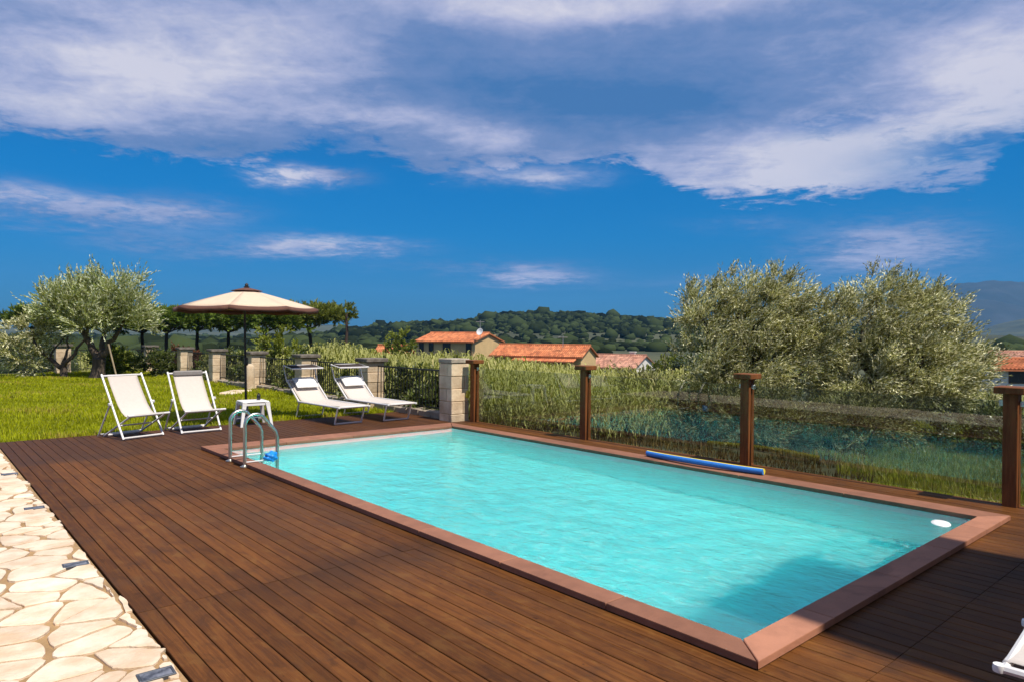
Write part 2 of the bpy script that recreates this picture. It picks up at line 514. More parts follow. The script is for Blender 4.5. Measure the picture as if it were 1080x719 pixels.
pm('soil', (.10, .085, .04), .95, .4, .6, bump=.5, bscale=5, c2=(.14, .15, .045))
pm('yard_soil', (.030, .030, .014), .95, .4, .6, bump=.5, bscale=5)
pm('field', (.040, .052, .018), .95, .35, .05, bump=.3, bscale=1, c2=(.085, .088, .032), detail=9)
pm('lawn_soil', (.17, .18, .012), .95, .3, 1.5, c2=(.22, .22, .02))
pm('hill_soil', (.035, .045, .016), .95, .4, .012, c2=(.085, .090, .036), detail=9)
pm('mountain_rock', (.014, .020, .016), .95, .3, .004, c2=(.042, .042, .038), detail=10)
pm('render_ochre', (.60, .42, .20), .9, .1, .8, bump=.1, bscale=8)
pm('render_white', (.74, .70, .63), .9, .06, .8, bump=.1, bscale=8)
pm('window_dark', (.02, .02, .022), .25, .2, 2)
pm('shutter_wood', (.10, .05, .028), .7)
pm('roof_tile', (.50, .135, .045), .85, .25, 1.2, bump=.5, bscale=5, attr='rnd', c2=(.58, .21, .085))
pm('roof_tile_faded', (.44, .19, .12), .85, .25, 1.2, bump=.5, bscale=5, attr='rnd', c2=(.52, .28, .19))
pm('fascia', (.10, .055, .035), .8)
pm('antenna_metal', (.35, .35, .36), .4, metal=.5)
pm('rock_grey', (.42, .42, .42), .9, .25, 6, bump=.6)
pm('stake_wood', (.42, .32, .2), .8)
leafmat('olive_leaf', (.222, .226, .072), (.74, .71, .47), .20, .70, .0)
leafmat('olive_leaf_pale', (.235, .27, .070), (.64, .66, .45), .30, .60, .0)
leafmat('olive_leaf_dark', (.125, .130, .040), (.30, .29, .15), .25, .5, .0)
leafmat('grass_blade', (.37, .40, .010), (.39, .42, .018), .42, .35, .1, dry=(.46, .36, .08))
leafmat('meadow_blade', (.23, .25, .025), (.26, .28, .035), .4, .45, .1, dry=(.42, .33, .11))
leafmat('weed_blade', (.075, .060, .022), (.10, .08, .035), .25, .6, .0, dry=(.28, .20, .07))
leafmat('reed_leaf', (.31, .32, .085), (.39, .39, .14), .38, .5, .0, dry=(.58, .50, .24))
leafmat('shrub_leaf', (.095, .125, .026), (.15, .17, .05), .3, .5, .3)
leafmat('shrub_leaf_lime', (.19, .225, .025), (.24, .26, .05), .3, .4, .1)
leafmat('pine_needle', (.125, .185, .022), (.15, .20, .03), .3, .5, .1)
leafmat('pine_needle_light', (.18, .20, .03), (.20, .22, .045), .3, .5, .1)
leafmat('hill_leaf', (.030, .041, .015), (.03, .041, .015), .1, .80, .02)
leafmat('flower_red', (.13, .055, .03), (.13, .055, .03), .2, .4, .05)


def glass_material():
    m = bpy.data.materials.new('clear_glass'); m.use_nodes = True
    t = m.node_tree; t.nodes.clear(); g = NG(t)
    out = g.n('ShaderNodeOutputMaterial')
    tr = g.n('ShaderNodeBsdfTransparent'); tr.inputs[0].default_value = (.80, .835, .81, 1)
    gl = g.n('ShaderNodeBsdfGlossy'); gl.inputs['Roughness'].default_value = .0
    tc = g.n('ShaderNodeTexCoord')
    lw = g.n('ShaderNodeLayerWeight'); lw.inputs['Blend'].default_value = .5      # facing = 1 - |cos|
    f5 = g.m('POWER', lw.outputs['Facing'], 5.0)
    m1 = g.n('ShaderNodeMixShader'); t.links.new(g.m('ADD', .055, g.m('MULTIPLY', f5, .95), clamp=True), m1.inputs[0])
    t.links.new(tr.outputs[0], m1.inputs[1]); t.links.new(gl.outputs[0], m1.inputs[2])
    # dust and dried drops
    dif = g.n('ShaderNodeBsdfDiffuse'); dif.inputs[0].default_value = (.5, .48, .42, 1)
    nz = g.noise(tc.outputs['Object'], 5, 8, .72)
    m2 = g.n('ShaderNodeMixShader'); t.links.new(g.m('MULTIPLY', g.smooth(nz, .42, .78), .07), m2.inputs[0])
    t.links.new(m1.outputs[0], m2.inputs[1]); t.links.new(dif.outputs[0], m2.inputs[2])
    t.links.new(m2.outputs[0], out.inputs[0])
    MATS['clear_glass'] = m


glass_material()


WATER_TINT = (.40, .995, .99, 1)


def water_material():
    m = bpy.data.materials.new('pool_water'); m.use_nodes = True
    t = m.node_tree; t.nodes.clear(); g = NG(t)
    out = g.n('ShaderNodeOutputMaterial')
    rf = g.n('ShaderNodeBsdfRefraction'); rf.inputs['IOR'].default_value = 1.33; rf.inputs['Roughness'].default_value = 0.05
    rf.inputs['Color'].default_value = WATER_TINT
    gl = g.n('ShaderNodeBsdfGlossy'); gl.inputs['Roughness'].default_value = .02
    fr = g.n('ShaderNodeFresnel'); fr.inputs['IOR'].default_value = 1.33
    tc = g.n('ShaderNodeTexCoord'); mp = g.n('ShaderNodeMapping'); mp.inputs['Rotation'].default_value = (0, 0, R(20)); mp.inputs['Scale'].default_value = (1, .55, 1)
    t.links.new(tc.outputs['Object'], mp.inputs[0])
    bz = g.m('ADD', g.m('MULTIPLY', g.noise(mp.outputs[0], 9, 3, .5, .6), 1.0), g.m('MULTIPLY', g.noise(mp.outputs[0], 26, 3, .5, .4), .35))
    bn = g.n('ShaderNodeBump'); bn.inputs['Strength'].default_value = .55; bn.inputs['Distance'].default_value = .03
    t.links.new(bz, bn.inputs['Height']); t.links.new(bn.outputs[0], gl.inputs['Normal']); t.links.new(bn.outputs[0], fr.inputs['Normal'])
    mx = g.n('ShaderNodeMixShader'); t.links.new(fr.outputs[0], mx.inputs[0])
    t.links.new(rf.outputs[0], mx.inputs[1]); t.links.new(gl.outputs[0], mx.inputs[2])
    df = g.n('ShaderNodeBsdfDiffuse'); df.inputs[0].default_value = (.45, .75, .74, 1)      # fine turbidity just under the surface
    m3 = g.n('ShaderNodeMixShader'); m3.inputs[0].default_value = .06
    t.links.new(mx.outputs[0], m3.inputs[1]); t.links.new(df.outputs[0], m3.inputs[2])
    t.links.new(m3.outputs[0], out.inputs['Surface'])
    MATS['pool_water'] = m
    pm('pool_liner', (.86, .97, .94), .7, .04, 3)


water_material()

# ================================================================== LARGE STRUCTURE
PX0, PX1, PY0, PY1 = 3.08, 7.34, 1.73, 10.08        # coping outside
IX0, IX1, IY0, IY1 = 3.245, 7.09, 1.905, 9.70        # water edge
DX0, DX1, DY0, DY1 = 1.0, 8.06, -4.6, 12.55         # deck
FX = 7.98                                           # glass fence line


def build_deck():
    mb = MB()
    pitch, gap, ch = 0.1045, 0.0052, 0.003
    joints = [DY0, -1.7, 1.35, 4.4, 7.45, 10.45, DY1]
    x = DX0
    k = 0
    while x < DX1-.02:
        x1 = min(x+pitch-gap, DX1)
        spans = [(DY0, DY1)]
        mid = (x+x1)/2
        if PX0+.115 < mid < PX1-.115: spans = [(DY0, PY0+.07), (PY1-.07, DY1)]
        for (ya, yb) in spans:
            js = [ya]+[j for j in joints if ya+.2 < j < yb-.2]+[yb]
            for a, b in zip(js[:-1], js[1:]):
                r = random.random()
                dz = random.uniform(-.0012, .0012)
                a2, b2 = a+.002, b-.002
                if b == DY1: b2 += random.uniform(-.01, .01)
                prof = [(x, -.028), (x, -ch), (x+ch, 0), (x1-ch, 0), (x1, -ch), (x1, -.028)]
                vs = [(px, a2, pz+dz) for px, pz in prof]+[(px, b2, pz+dz) for px, pz in prof]
                fs = [(i, (i+1) % 6, (i+1) % 6+6, i+6) for i in range(6)]+[tuple(range(5, -1, -1)), tuple(range(6, 12))]
                mb.add(vs, fs, r)
        x += pitch
        k += 1
    d = mb.build('deck', 'deck_wood', rnd=True)
    tag(d, kind='structure')
    sb = MB()
    for (a, b) in (((DX0+.01, DY0), (PX0+.1, DY1-.02)), ((PX1-.1, DY0), (DX1-.01, DY1-.02)), ((PX0+.1, DY0), (PX1-.1, PY0+.1)), ((PX0+.1, PY1-.1), (PX1-.1, DY1-.02))):
        sb.box((a[0], a[1], -.30), (b[0], b[1], -.031))
    tag(sb.build('deck_base', 'dark_wood_gap'), kind='structure')


build_deck()


def clip_poly(poly, p, q):
    """keep the part of poly nearer p than q"""
    m = ((p[0]+q[0])/2, (p[1]+q[1])/2); n = (q[0]-p[0], q[1]-p[1]); out = []
    for i in range(len(poly)):
        a, b = poly[i], poly[(i+1) % len(poly)]
        da = (a[0]-m[0])*n[0]+(a[1]-m[1])*n[1]; db = (b[0]-m[0])*n[0]+(b[1]-m[1])*n[1]
        if da <= 0: out.append(a)
        if (da < 0) != (db < 0) and abs(da-db) > 1e-9:
            t = da/(da-db); out.append((a[0]+(b[0]-a[0])*t, a[1]+(b[1]-a[1])*t))
    return out


def build_paving():
    mb = MB()
    x0, x1, y0, y1 = -.02, .992, -3.0, 12.75
    gx, gy = .315, .205
    pts = []
    nx, ny = int((x1-x0)/gx), int((y1-y0)/gy)
    for i in range(-1, nx+2):
        for j in range(-1, ny+2):
            if random.random() < .10: continue
            pts.append((x0+(i+.5+(j % 2)*.5+random.uniform(-.62, .62))*gx, y0+(j+.5+random.uniform(-.62, .62))*gy))
    for i, p in enumerate(pts):
        ed = random.uniform(-.045, .010)
        poly = [(p[0]-.8, p[1]-.7), (p[0]+.8, p[1]-.7), (p[0]+.8, p[1]+.7), (p[0]-.8, p[1]+.7)]
        for q in pts:
            if q is p or abs(q[0]-p[0]) > 1.3 or abs(q[1]-p[1]) > 1.1: continue
            poly = clip_poly(poly, p, q)
            if not poly: break
        if len(poly) < 3: continue
        xe = x1+ed
        poly = clip_poly(poly, (xe-1, p[1]), (xe+1, p[1]))
        poly = clip_poly(poly, (p[0], y1-1), (p[0], y1+1)) if len(poly) > 2 else poly
        if len(poly) < 3: continue
        c = (sum(a[0] for a in poly)/len(poly), sum(a[1] for a in poly)/len(poly))
        # inset, subdivide and roughen the outline
        gapw = random.uniform(.004, .015)
        ring = []
        for a, b in zip(poly, poly[1:]+poly[:1]):
            L = math.hypot(b[0]-a[0], b[1]-a[1])
            k = max(1, int(L/.05))
            for s in range(k):
                t = s/k
                q = (a[0]+(b[0]-a[0])*t, a[1]+(b[1]-a[1])*t)
                d = math.hypot(q[0]-c[0], q[1]-c[1]) or 1
                cn = 1-abs(2*t-1) if k > 1 else .4
                w = gapw+random.uniform(-.006, .009)+.016*max(0, .35-cn)
                if q[0] > xe-.004:
                    w *= .35; q = (q[0]+random.uniform(-.022, .010), q[1])
                ring.append((q[0]+(c[0]-q[0])/d*w*1.25, q[1]+(c[1]-q[1])/d*w*1.25))
        if len(ring) < 3: continue
        # round the corners
        for _ in range(random.choice((0, 1))):
            n = len(ring)
            ring = [((ring[i-1][0]+2*ring[i][0]+ring[(i+1) % n][0])/4, (ring[i-1][1]+2*ring[i][1]+ring[(i+1) % n][1])/4) for i in range(n)]
        n = len(ring)
        z = .004+random.uniform(-.0025, .0025)
        tx, ty = random.uniform(-.006, .006), random.uniform(-.006, .006)
        def hz(q): return z+(q[0]-c[0])*tx+(q[1]-c[1])*ty
        inner = [(q[0]+(c[0]-q[0])*.035, q[1]+(c[1]-q[1])*.035) for q in ring]
        vs = [(q[0], q[1], -.02) for q in ring]+[(q[0], q[1], hz(q)-.004) for q in ring]+[(q[0], q[1], hz(q)) for q in inner]
        fs = [(i, (i+1) % n, n+(i+1) % n, n+i) for i in range(n)]+[(n+i, n+(i+1) % n, 2*n+(i+1) % n, 2*n+i) for i in range(n)]+[tuple(range(2*n, 3*n))]
        mb.add(vs, fs, random.uniform(.38, .75))
    tag(mb.build('stone_paving', 'paving_stone', rnd=True), kind='structure')
    m2 = MB(); m2.box((x0, y0, -.35), (DX0-.012, y1, -.011))
    tag(m2.build('paving_mortar_bed', 'mortar'), kind='structure')


build_paving()

# ---- ground: plot under the lawn, field outside it, far plain
PLOT_X, PLOT_Y = 8.08, 33.0


def ground_h(x, y):
    inside = (x < PLOT_X) & (y < PLOT_Y)
    dx = np.maximum(x-PLOT_X, 0); dy = np.maximum(y-PLOT_Y, 0)
    d = np.hypot(dx, dy)
    h = -.28-np.minimum(d, 110)*.052+.10*np.sin(x*.35+1)*np.cos(y*.28)*np.minimum(d/4, 1)
    h = np.maximum(h, -6.0)
    return np.where(inside, -2.6, h)


def build_ground():
    xs = np.unique(np.concatenate([np.linspace(-7000, -60, 12), np.linspace(-60, 7.9, 30), [8.079, 8.081], np.linspace(8.1, 40, 70), np.linspace(41, 160, 60), np.geomspace(170, 7000, 22)]))
    ys = np.unique(np.concatenate([np.linspace(-7000, -60, 12), np.linspace(-60, 32.9, 110), [32.999, 33.001], np.linspace(33.1, 60, 50), np.linspace(61, 180, 50), np.geomspace(190, 7000, 22)]))
    X, Y = np.meshgrid(xs, ys, indexing='ij')
    Z = ground_h(X, Y)
    n, m = X.shape
    idx = np.arange(n*m).reshape(n, m)
    Fq = np.stack([idx[:-1, :-1], idx[1:, :-1], idx[1:, 1:], idx[:-1, 1:]], -1).reshape(-1, 4)
    o = np_obj('ground', np.stack([X, Y, Z], -1).reshape(-1, 3), Fq, 'field')
    tag(o, kind='structure')


build_ground()


def lawn_h(x, y): return -.035+.02*np.sin(x*.9+.4)*np.cos(y*.7)+.015*np.sin(x*2.1+y*1.3)


def build_lawn():
    xs = np.linspace(-26, 8.06, 120); ys = np.linspace(DY1-.02, 32.98, 80)
    X, Y = np.meshgrid(xs, ys, indexing='ij'); Z = lawn_h(X, Y)
    n, m = X.shape; idx = np.arange(n*m).reshape(n, m)
    Fq = np.stack([idx[:-1, :-1], idx[1:, :-1], idx[1:, 1:], idx[:-1, 1:]], -1).reshape(-1, 4)
    tag(np_obj('lawn', np.stack([X, Y, Z], -1).reshape(-1, 3), Fq, 'lawn_soil'), kind='structure')
    # retaining edge of the plot
    mb = MB()
    mb.box((7.86, 12.6, -2.7), (8.078, 32.99, -.06)); mb.box((-26, 32.8, -2.7), (7.85, 32.99, -.06)); mb.box((8.0, -12, -2.7), (8.078, 12.58, -.31))
    tag(mb.build('plot_edge', 'wall_stone'), kind='structure')
    m3 = MB(); m3.box((-26, -14, -.6), (-.04, 12.5, -.03)); m3.box((-.039, -14, -.6), (8.0, -4.62, -.06)); m3.box((-.039, -4.6, -.6), (.98, -3.01, -.06))
    tag(m3.build('yard', 'yard_soil'), kind='structure')


build_lawn()


# ---- hills and mountain (own distances, real size)
def profile(us, pts):
    return np.interp(us, [p[0] for p in pts], [p[1] for p in pts])


def fbm(x, y, seed, octs=5):
    r = np.random.default_rng(seed); v = np.zeros_like(x); a = 1.0; f = 1.0
    for _ in range(octs):
        for _k in range(3):
            th = r.uniform(0, 6.28); ph = r.uniform(0, 6.28)
            v += a*np.sin((x*math.cos(th)+y*math.sin(th))*f+ph)/3
        a *= .5; f *= 2.05
    return v


def ridge(name, mat, f0, f1, f2, pts, namp, nfreq, q0=-1.0, q1=1.5, nq=260, nf=60, seed=1):
    """hill from forward distance f0 up to its ridge at f1 and down to f2; heights from the skyline's angles"""
    q = np.linspace(q0, q1, nq); f = np.concatenate([np.linspace(f0, f1, nf), np.linspace(f1, f2, nf//2)[1:]])
    Q, Fd = np.meshgrid(q, f, indexing='ij')
    top = 1.6+(352-profile(540+735*Q, pts))/735*f1
    t = np.where(Fd <= f1, (Fd-f0)/(f1-f0), 1-(Fd-f1)/(f2-f1))
    s = t*t*(3-2*t)
    X, Y = Wa(Q*Fd, Fd)
    Z = -6.5+(top+6.5)*(.35*t+.65*s)+fbm(X*nfreq, Y*nfreq, seed)*namp*np.minimum(t*3, 1)*np.where(t > .9, .5, 1)
    n, m = X.shape; idx = np.arange(n*m).reshape(n, m)
    Fq = np.stack([idx[:-1, :-1], idx[1:, :-1], idx[1:, 1:], idx[:-1, 1:]], -1).reshape(-1, 4)
    o = np_obj(name, np.stack([X, Y, Z], -1).reshape(-1, 3), Fq, mat, smooth=True)
    tag(o, kind='structure')
    return X, Y, Z, t


HX, HY, HZ, HT = ridge('wooded_hill', 'hill_soil', 420, 900, 1300,
                       [(-200, 372), (250, 372), (330, 358), (380, 347), (430, 342), (480, 341), (515, 335), (545, 331), (600, 329.5), (640, 332), (700, 335), (740, 338), (830, 342), (1000, 349), (1300, 352)], 3.0, .012, nq=320)
ridge('far_hill', 'hill_soil', 1500, 2600, 3200,
      [(-200, 347), (0, 347.5), (120, 345), (250, 343), (350, 342), (420, 346), (560, 350), (900, 352), (1600, 352)], 6, .004, seed=3)
ridge('blue_mountain', 'mountain_rock', 3500, 5400, 6400,
      [(-300, 352), (820, 352), (900, 322), (950, 309), (985, 302), (1005, 298), (1030, 297), (1050, 294.5), (1065, 294), (1085, 296), (1130, 290), (1220, 300), (1400, 330), (1700, 352)], 48, .006, q0=.2, q1=1.4, seed=5)
ridge('foothill', 'hill_soil', 1900, 2700, 3300,
      [(-300, 352), (900, 352), (985, 351), (1020, 349), (1045, 341), (1062, 336), (1080, 331.5), (1150, 325), (1300, 335), (1700, 352)], 7, .006, q0=.3, q1=1.4, seed=8)


def build_hill_woods():
    """far woods on the hillside: reads as one mass"""
    bmb = bmesh.new(); bmesh.ops.create_icosphere(bmb, subdivisions=1, radius=1.0)
    base = np.array([v.co[:] for v in bmb.verts]); fc = np.array([[v.index for v in f.verts] for f in bmb.faces]); bmb.free()
    n, m = HX.shape
    N = 27000
    qi = rng.uniform(.14, .62, N)*(n-1); fi = np.sqrt(rng.uniform(.0, 1.0, N))*(60)
    i0 = np.clip(qi.astype(int), 0, n-2); j0 = np.clip(fi.astype(int), 0, m-2)
    a, b = (qi-i0), (fi-j0)
    def lerp(A): return A[i0, j0]*(1-a)*(1-b)+A[i0+1, j0]*a*(1-b)+A[i0, j0+1]*(1-a)*b+A[i0+1, j0+1]*a*b
    x, y, z, t = lerp(HX), lerp(HY), lerp(HZ), lerp(HT)
    # terraces: bands of open ground along the contour, with woods between
    band = np.sin(z*.52+fbm(x*.006, y*.006, 12)*2.2)+.8*fbm(x*.012, y*.012, 21)
    keep = (rng.uniform(size=N) < np.clip(.55-.55*band, .12, 1)) | (t > .93)
    x, y, z, t = x[keep], y[keep], z[keep], t[keep]
    k = len(x)
    s = rng.lognormal(math.log(2.05), .42, k)
    s = np.where(t > .93, np.minimum(s, 3.6), s)
    jit = rng.normal(1, .13, (k, len(base), 1))
    base = np.stack([base @ np.linalg.qr(rng.normal(size=(3, 3)))[0] for _ in range(64)])[rng.integers(0, 64, k)]
    V = base*jit*np.stack([s*rng.uniform(.9, 1.4, k), s*rng.uniform(.9, 1.4, k), s*rng.uniform(.75, 1.15, k)], -1)[:, None]
    V = V+np.stack([x, y, z+s*.35], -1)[:, None]
    Fq = (fc[None]+(np.arange(k)*base.shape[1])[:, None, None]).reshape(-1, 3)
    rn = np.repeat(rng.uniform(0, 1, k)**1.3, len(fc))
    tag(np_obj('hill_woods', V.reshape(-1, 3), Fq, 'hill_leaf', rnd=rn), kind='stuff')


build_hill_woods()


def build_valley_woods():
    bmb = bmesh.new(); bmesh.ops.create_icosphere(bmb, subdivisions=1, radius=1.0)
    base = np.array([v.co[:] for v in bmb.verts]); fc = np.array([[v.index for v in f.verts] for f in bmb.faces]); bmb.free()
    N = 13000
    q = rng.uniform(-.95, 1.1, N); f = 130*(1500/130)**rng.uniform(0, 1, N)
    x, y = Wa(q*f, f)
    clear = fbm(x*.008, y*.008, 33) > .55
    ok = ~((f < 165) & (q > -.25) & (q < .30)) & ~clear & ~((f > 520) & (q > -.28) & (q < .8))
    x, y, f = x[ok], y[ok], f[ok]; k = len(x)
    s = rng.lognormal(math.log(2.3), .35, k)*np.clip((f/300)**.25, .8, 1.5)
    rots = np.stack([base @ np.linalg.qr(rng.normal(size=(3, 3)))[0] for _ in range(64)])[rng.integers(0, 64, k)]
    V = rots*rng.normal(1, .13, (k, rots.shape[1], 1))*np.stack([s*1.25, s*1.25, s*.85], -1)[:, None]+np.stack([x, y, -6+s*.3], -1)[:, None]
    Fq = (fc[None]+(np.arange(k)*rots.shape[1])[:, None, None]).reshape(-1, 3)
    tag(np_obj('valley_woods', V.reshape(-1, 3), Fq, 'hill_leaf', rnd=np.repeat(rng.uniform(0, 1, k), len(fc))), kind='stuff')


build_valley_woods()

# ---- air
def build_haze():
    m = bpy.data.materials.new('haze_air'); m.use_nodes = True
    t = m.node_tree; t.nodes.clear(); g = NG(t)
    out = g.n('ShaderNodeOutputMaterial'); v = g.n('ShaderNodeVolumePrincipled')
    v.inputs['Color'].default_value = (.15, .52, 1.0, 1)
    v.inputs['Density'].default_value = HAZE
    v.inputs['Anisotropy'].default_value = 0.0
    t.links.new(v.outputs[0], out.inputs['Volume'])
    MATS['haze_air'] = m
    mb = MB(); mb.box((-7100, -7100, -7.6), (7100, 7100, 520))
    tag(mb.build('haze', 'haze_air'), kind='stuff')


HAZE = 8.5e-5
if HAZE > 0: build_haze()

# ================================================================== POOL
pool = empty('swimming_pool', (0, 0, 0), 0, 'rectangular turquoise swimming pool with a terracotta brown coping, set in the wooden deck', 'swimming pool')


def build_pool():
    d = -1.0
    # basin: inner faces and thickness
    mb = MB()
    t = .10
    x0, x1, y0, y1 = IX0, IX1, IY0, IY1
    mb.box((x0-t, y0-t, d-.15), (x1+t, y1+t, d))
    mb.box((x0-t, y0-t, d+.0005), (x0, y1+t, -.001)); mb.box((x1, y0-t, d+.0005), (x1+t, y1+t, -.001))
    mb.box((x0+.0005, y0-t, d+.0005), (x1-.0005, y0, -.001)); mb.box((x0+.0005, y1, d+.0005), (x1-.0005, y1+t, -.001))
    bs = mb.build('basin', 'pool_liner', pool)
    pb = [n for n in MATS['pool_liner'].node_tree.nodes if n.type == 'BSDF_PRINCIPLED'][0]
    pb.subsurface_method = 'BURLEY'
    pb.inputs['Subsurface Weight'].default_value = .94
    pb.inputs['Subsurface Radius'].default_value = (.05, 2.1, 2.3)
    pb.inputs['Subsurface Scale'].default_value = 1.0
    bs.cycles.is_caustics_receiver = True
    # coping boards, mitred at the corners, cut in lengths
    h0, h1 = .008, .046
    cx0, cx1, cy0, cy1 = IX0-.012+.02, IX1-.008, IY0+.008, IY1-.008
    cb = MB()
    def slab(poly, r):
        n = 4; c = (sum(p[0] for p in poly)/4, sum(p[1] for p in poly)/4)
        inn = []
        for p in poly:
            dd = Vector((c[0]-p[0], c[1]-p[1])); L = min(1, .004*1.4/dd.length)
            inn.append((p[0]+dd.x*L, p[1]+dd.y*L))
        vs = [(p[0], p[1], h0) for p in poly]+[(p[0], p[1], h1-.004) for p in poly]+[(p[0], p[1], h1) for p in inn]
        fs = [(3, 2, 1, 0), (8, 9, 10, 11)]
        for i in range(4):
            j = (i+1) % 4
            fs += [(i, j, 4+j, 4+i), (4+i, 4+j, 8+j, 8+i)]
        cb.add(vs, fs, r)
    g = .0032
    def run(o0, o1, i0, i1, cuts, pale=0.0):
        """outer edge o0->o1, inner edge i0->i1 (mitred), cut at fractions"""
        ts = [0]+cuts+[1]
        o0, o1, i0, i1 = map(Vector, (o0, o1, i0, i1)); L = (o1-o0).length; u = (o1-o0)/L
        for a, b in zip(ts[:-1], ts[1:]):
            pa = o0+u*(L*a+g) if a > 0 else o0+u*g*1.5
            pb = o0+u*(L*b-g) if b < 1 else o1-u*g*1.5
            qa = i0+u*((pa-o0).dot(u)-(i0-o0).dot(u)) if a > 0 else i0+u*g*1.5
            qb = i0+u*((pb-o0).dot(u)-(i0-o0).dot(u)) if b < 1 else i1-u*g*1.5
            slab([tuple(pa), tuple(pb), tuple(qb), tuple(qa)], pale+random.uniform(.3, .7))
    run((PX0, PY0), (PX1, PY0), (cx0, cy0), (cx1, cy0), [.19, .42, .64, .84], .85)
    run((PX1, PY0), (PX1, PY1), (cx1, cy0), (cx1, cy1), [.16, .30, .44, .58, .72, .86])
    run((PX1, PY1), (PX0, PY1), (cx1, cy1), (cx0, cy1), [.25, .5, .75], .25)
    run((PX0, PY1), (PX0, PY0), (cx0, cy1), (cx0, cy0), [.13, .26, .39, .52, .65, .77, .885])
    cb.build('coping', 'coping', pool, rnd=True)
    ub = MB()
    for a, b in (((PX0+.012, PY0+.012), (cx0-.02, PY1-.012)), ((cx1+.02, PY0+.012), (PX1-.012, PY1-.012)), ((cx0-.018, PY0+.012), (cx1+.018, cy0-.02)), ((cx0-.018, cy1+.02), (cx1+.018, PY1-.012))):
        ub.box((a[0], a[1], .0018), (b[0], b[1], h0-.0005))
    ub.build('coping_bed', 'coping_dark', pool)


build_pool()


def build_water():
    x0, x1, y0, y1 = IX0-.03, IX1+.03, IY0-.03, IY1+.03
    nx, ny = 200, 400
    xs = np.linspace(x0, x1, nx); ys = np.linspace(y0, y1, ny)
    X, Y = np.meshgrid(xs, ys, indexing='ij')
    r = np.random.default_rng(11); Z = np.zeros_like(X)
    for i in range(90):
        lam = .06*(.8/.06)**r.uniform(0, 1)            # 9 cm .. 0.8 m
        th = r.normal(R(200), .75); k = 2*math.pi/lam
        amp = .00074*(lam/.5)**.85*r.uniform(.5, 1.3)
        wx = X+.06*np.sin(Y*2.1+i); wy = Y+.06*np.sin(X*1.7+i*2)
        Z += amp*np.sin(k*(wx*math.cos(th)+wy*math.sin(th))+r.uniform(0, 6.28))
    Z = Z*(.65+.35*np.sin(X*.9+1)*np.cos(Y*.6))-.052
    n, m = X.shape; idx = np.arange(n*m).reshape(n, m)
    V = np.stack([X, Y, Z], -1).reshape(-1, 3)
    Fq = np.stack([idx[:-1, :-1], idx[1:, :-1], idx[1:, 1:], idx[:-1, 1:]], -1).reshape(-1, 4)
    # closed underneath, outside the liner
    b = -1.08
    base = len(V)
    ring = np.concatenate([idx[:, 0], idx[-1, 1:], idx[-2::-1, -1], idx[0, -2:0:-1]])
    low = V[ring].copy(); low[:, 2] = b
    V = np.concatenate([V, low])
    L = len(ring)
    side = np.array([(ring[i], base+i, base+(i+1) % L, ring[(i+1) % L]) for i in range(L)])
    me = bpy.data.meshes.new('water')
    faces = Fq.tolist()+side.tolist()+[list(range(base+L-1, base-1, -1))]
    me.from_pydata(V.tolist(), [], faces); me.update()
    for p in me.polygons[:len(Fq)]: p.use_smooth = True
    bm = bmesh.new(); bm.from_mesh(me); bmesh.ops.recalc_face_normals(bm, faces=bm.faces[:]); bm.to_mesh(me); bm.free()
    me.materials.append(MATS['pool_water'])
    o = bpy.data.objects.new('water', me); COL.objects.link(o)
    tag(o, kind='structure')
    o.cycles.is_caustics_caster = True


build_water()

# ================================================================== FENCE: glass side
POST_Y = [-.95, 1.88, 4.66, 7.42, 10.22]


def make_post(label):
    t = empty('fence_post', (FX, 0, 0), 0, label, 'fence post', 'wooden posts of the glass fence')
    mb = MB(); mb.box((-.062, -.062, -.02), (.0, .062, 1.075), .006); mb.box((.006, -.062, -.02), (.062, -.010, 1.075), .005); mb.box((.006, .010, -.02), (.062, .062, 1.075), .005)
    mb.build('post', 'post_wood', t)
    c = MB(); c.box((-.125, -.125, 1.077), (.125, .125, 1.145), .008)
    c.build('post_cap', 'post_wood', t)
    for s in (-1, 1):
        k = MB(); k.box((-.018, s*.064, .955), (.018, s*.105, 1.01), .004)
        k.build('clamp', 'steel', t)
    return t


post0 = make_post('wooden fence post standing off the pool corner, out to the right of the frame')
plabels = ['dark wooden fence post nearest the camera, at the right edge, behind the pool corner',
           'brown wooden fence post behind the end of the blue foam noodle',
           'brown wooden fence post between the reeds and the left end of the noodle',
           'brown wooden fence post standing against the pale stone pillar']
post0.location.y = POST_Y[0]
for y, lb in zip(POST_Y[1:], plabels):
    p = copy_tree(post0); p.location.y = y; p['label'] = lb
glabels = ['clear glass fence panel at the right edge beside the nearest post', 'clear glass fence panel between the nearest post and the post behind the noodle',
           'clear glass fence panel behind the noodle, in front of the low bush', 'clear glass fence panel in front of the tall reeds, next to the stone pillar']
for i in range(4):
    mb = MB(); mb.box((-.005, POST_Y[i]+.068, .035), (.005, POST_Y[i+1]-.068, 1.0), .0015)
    o = mb.build('glass_panel', 'clear_glass'); o.location = (FX, 0, 0)
    tag(o, glabels[i], 'glass panel', 'glass panels of the pool fence')

# ================================================================== FENCE: stone pillars and railings
PILL_Y = [10.62, 13.7, 17.05, 20.45, 23.85, 27.4, 32.2]
PXX = 7.80


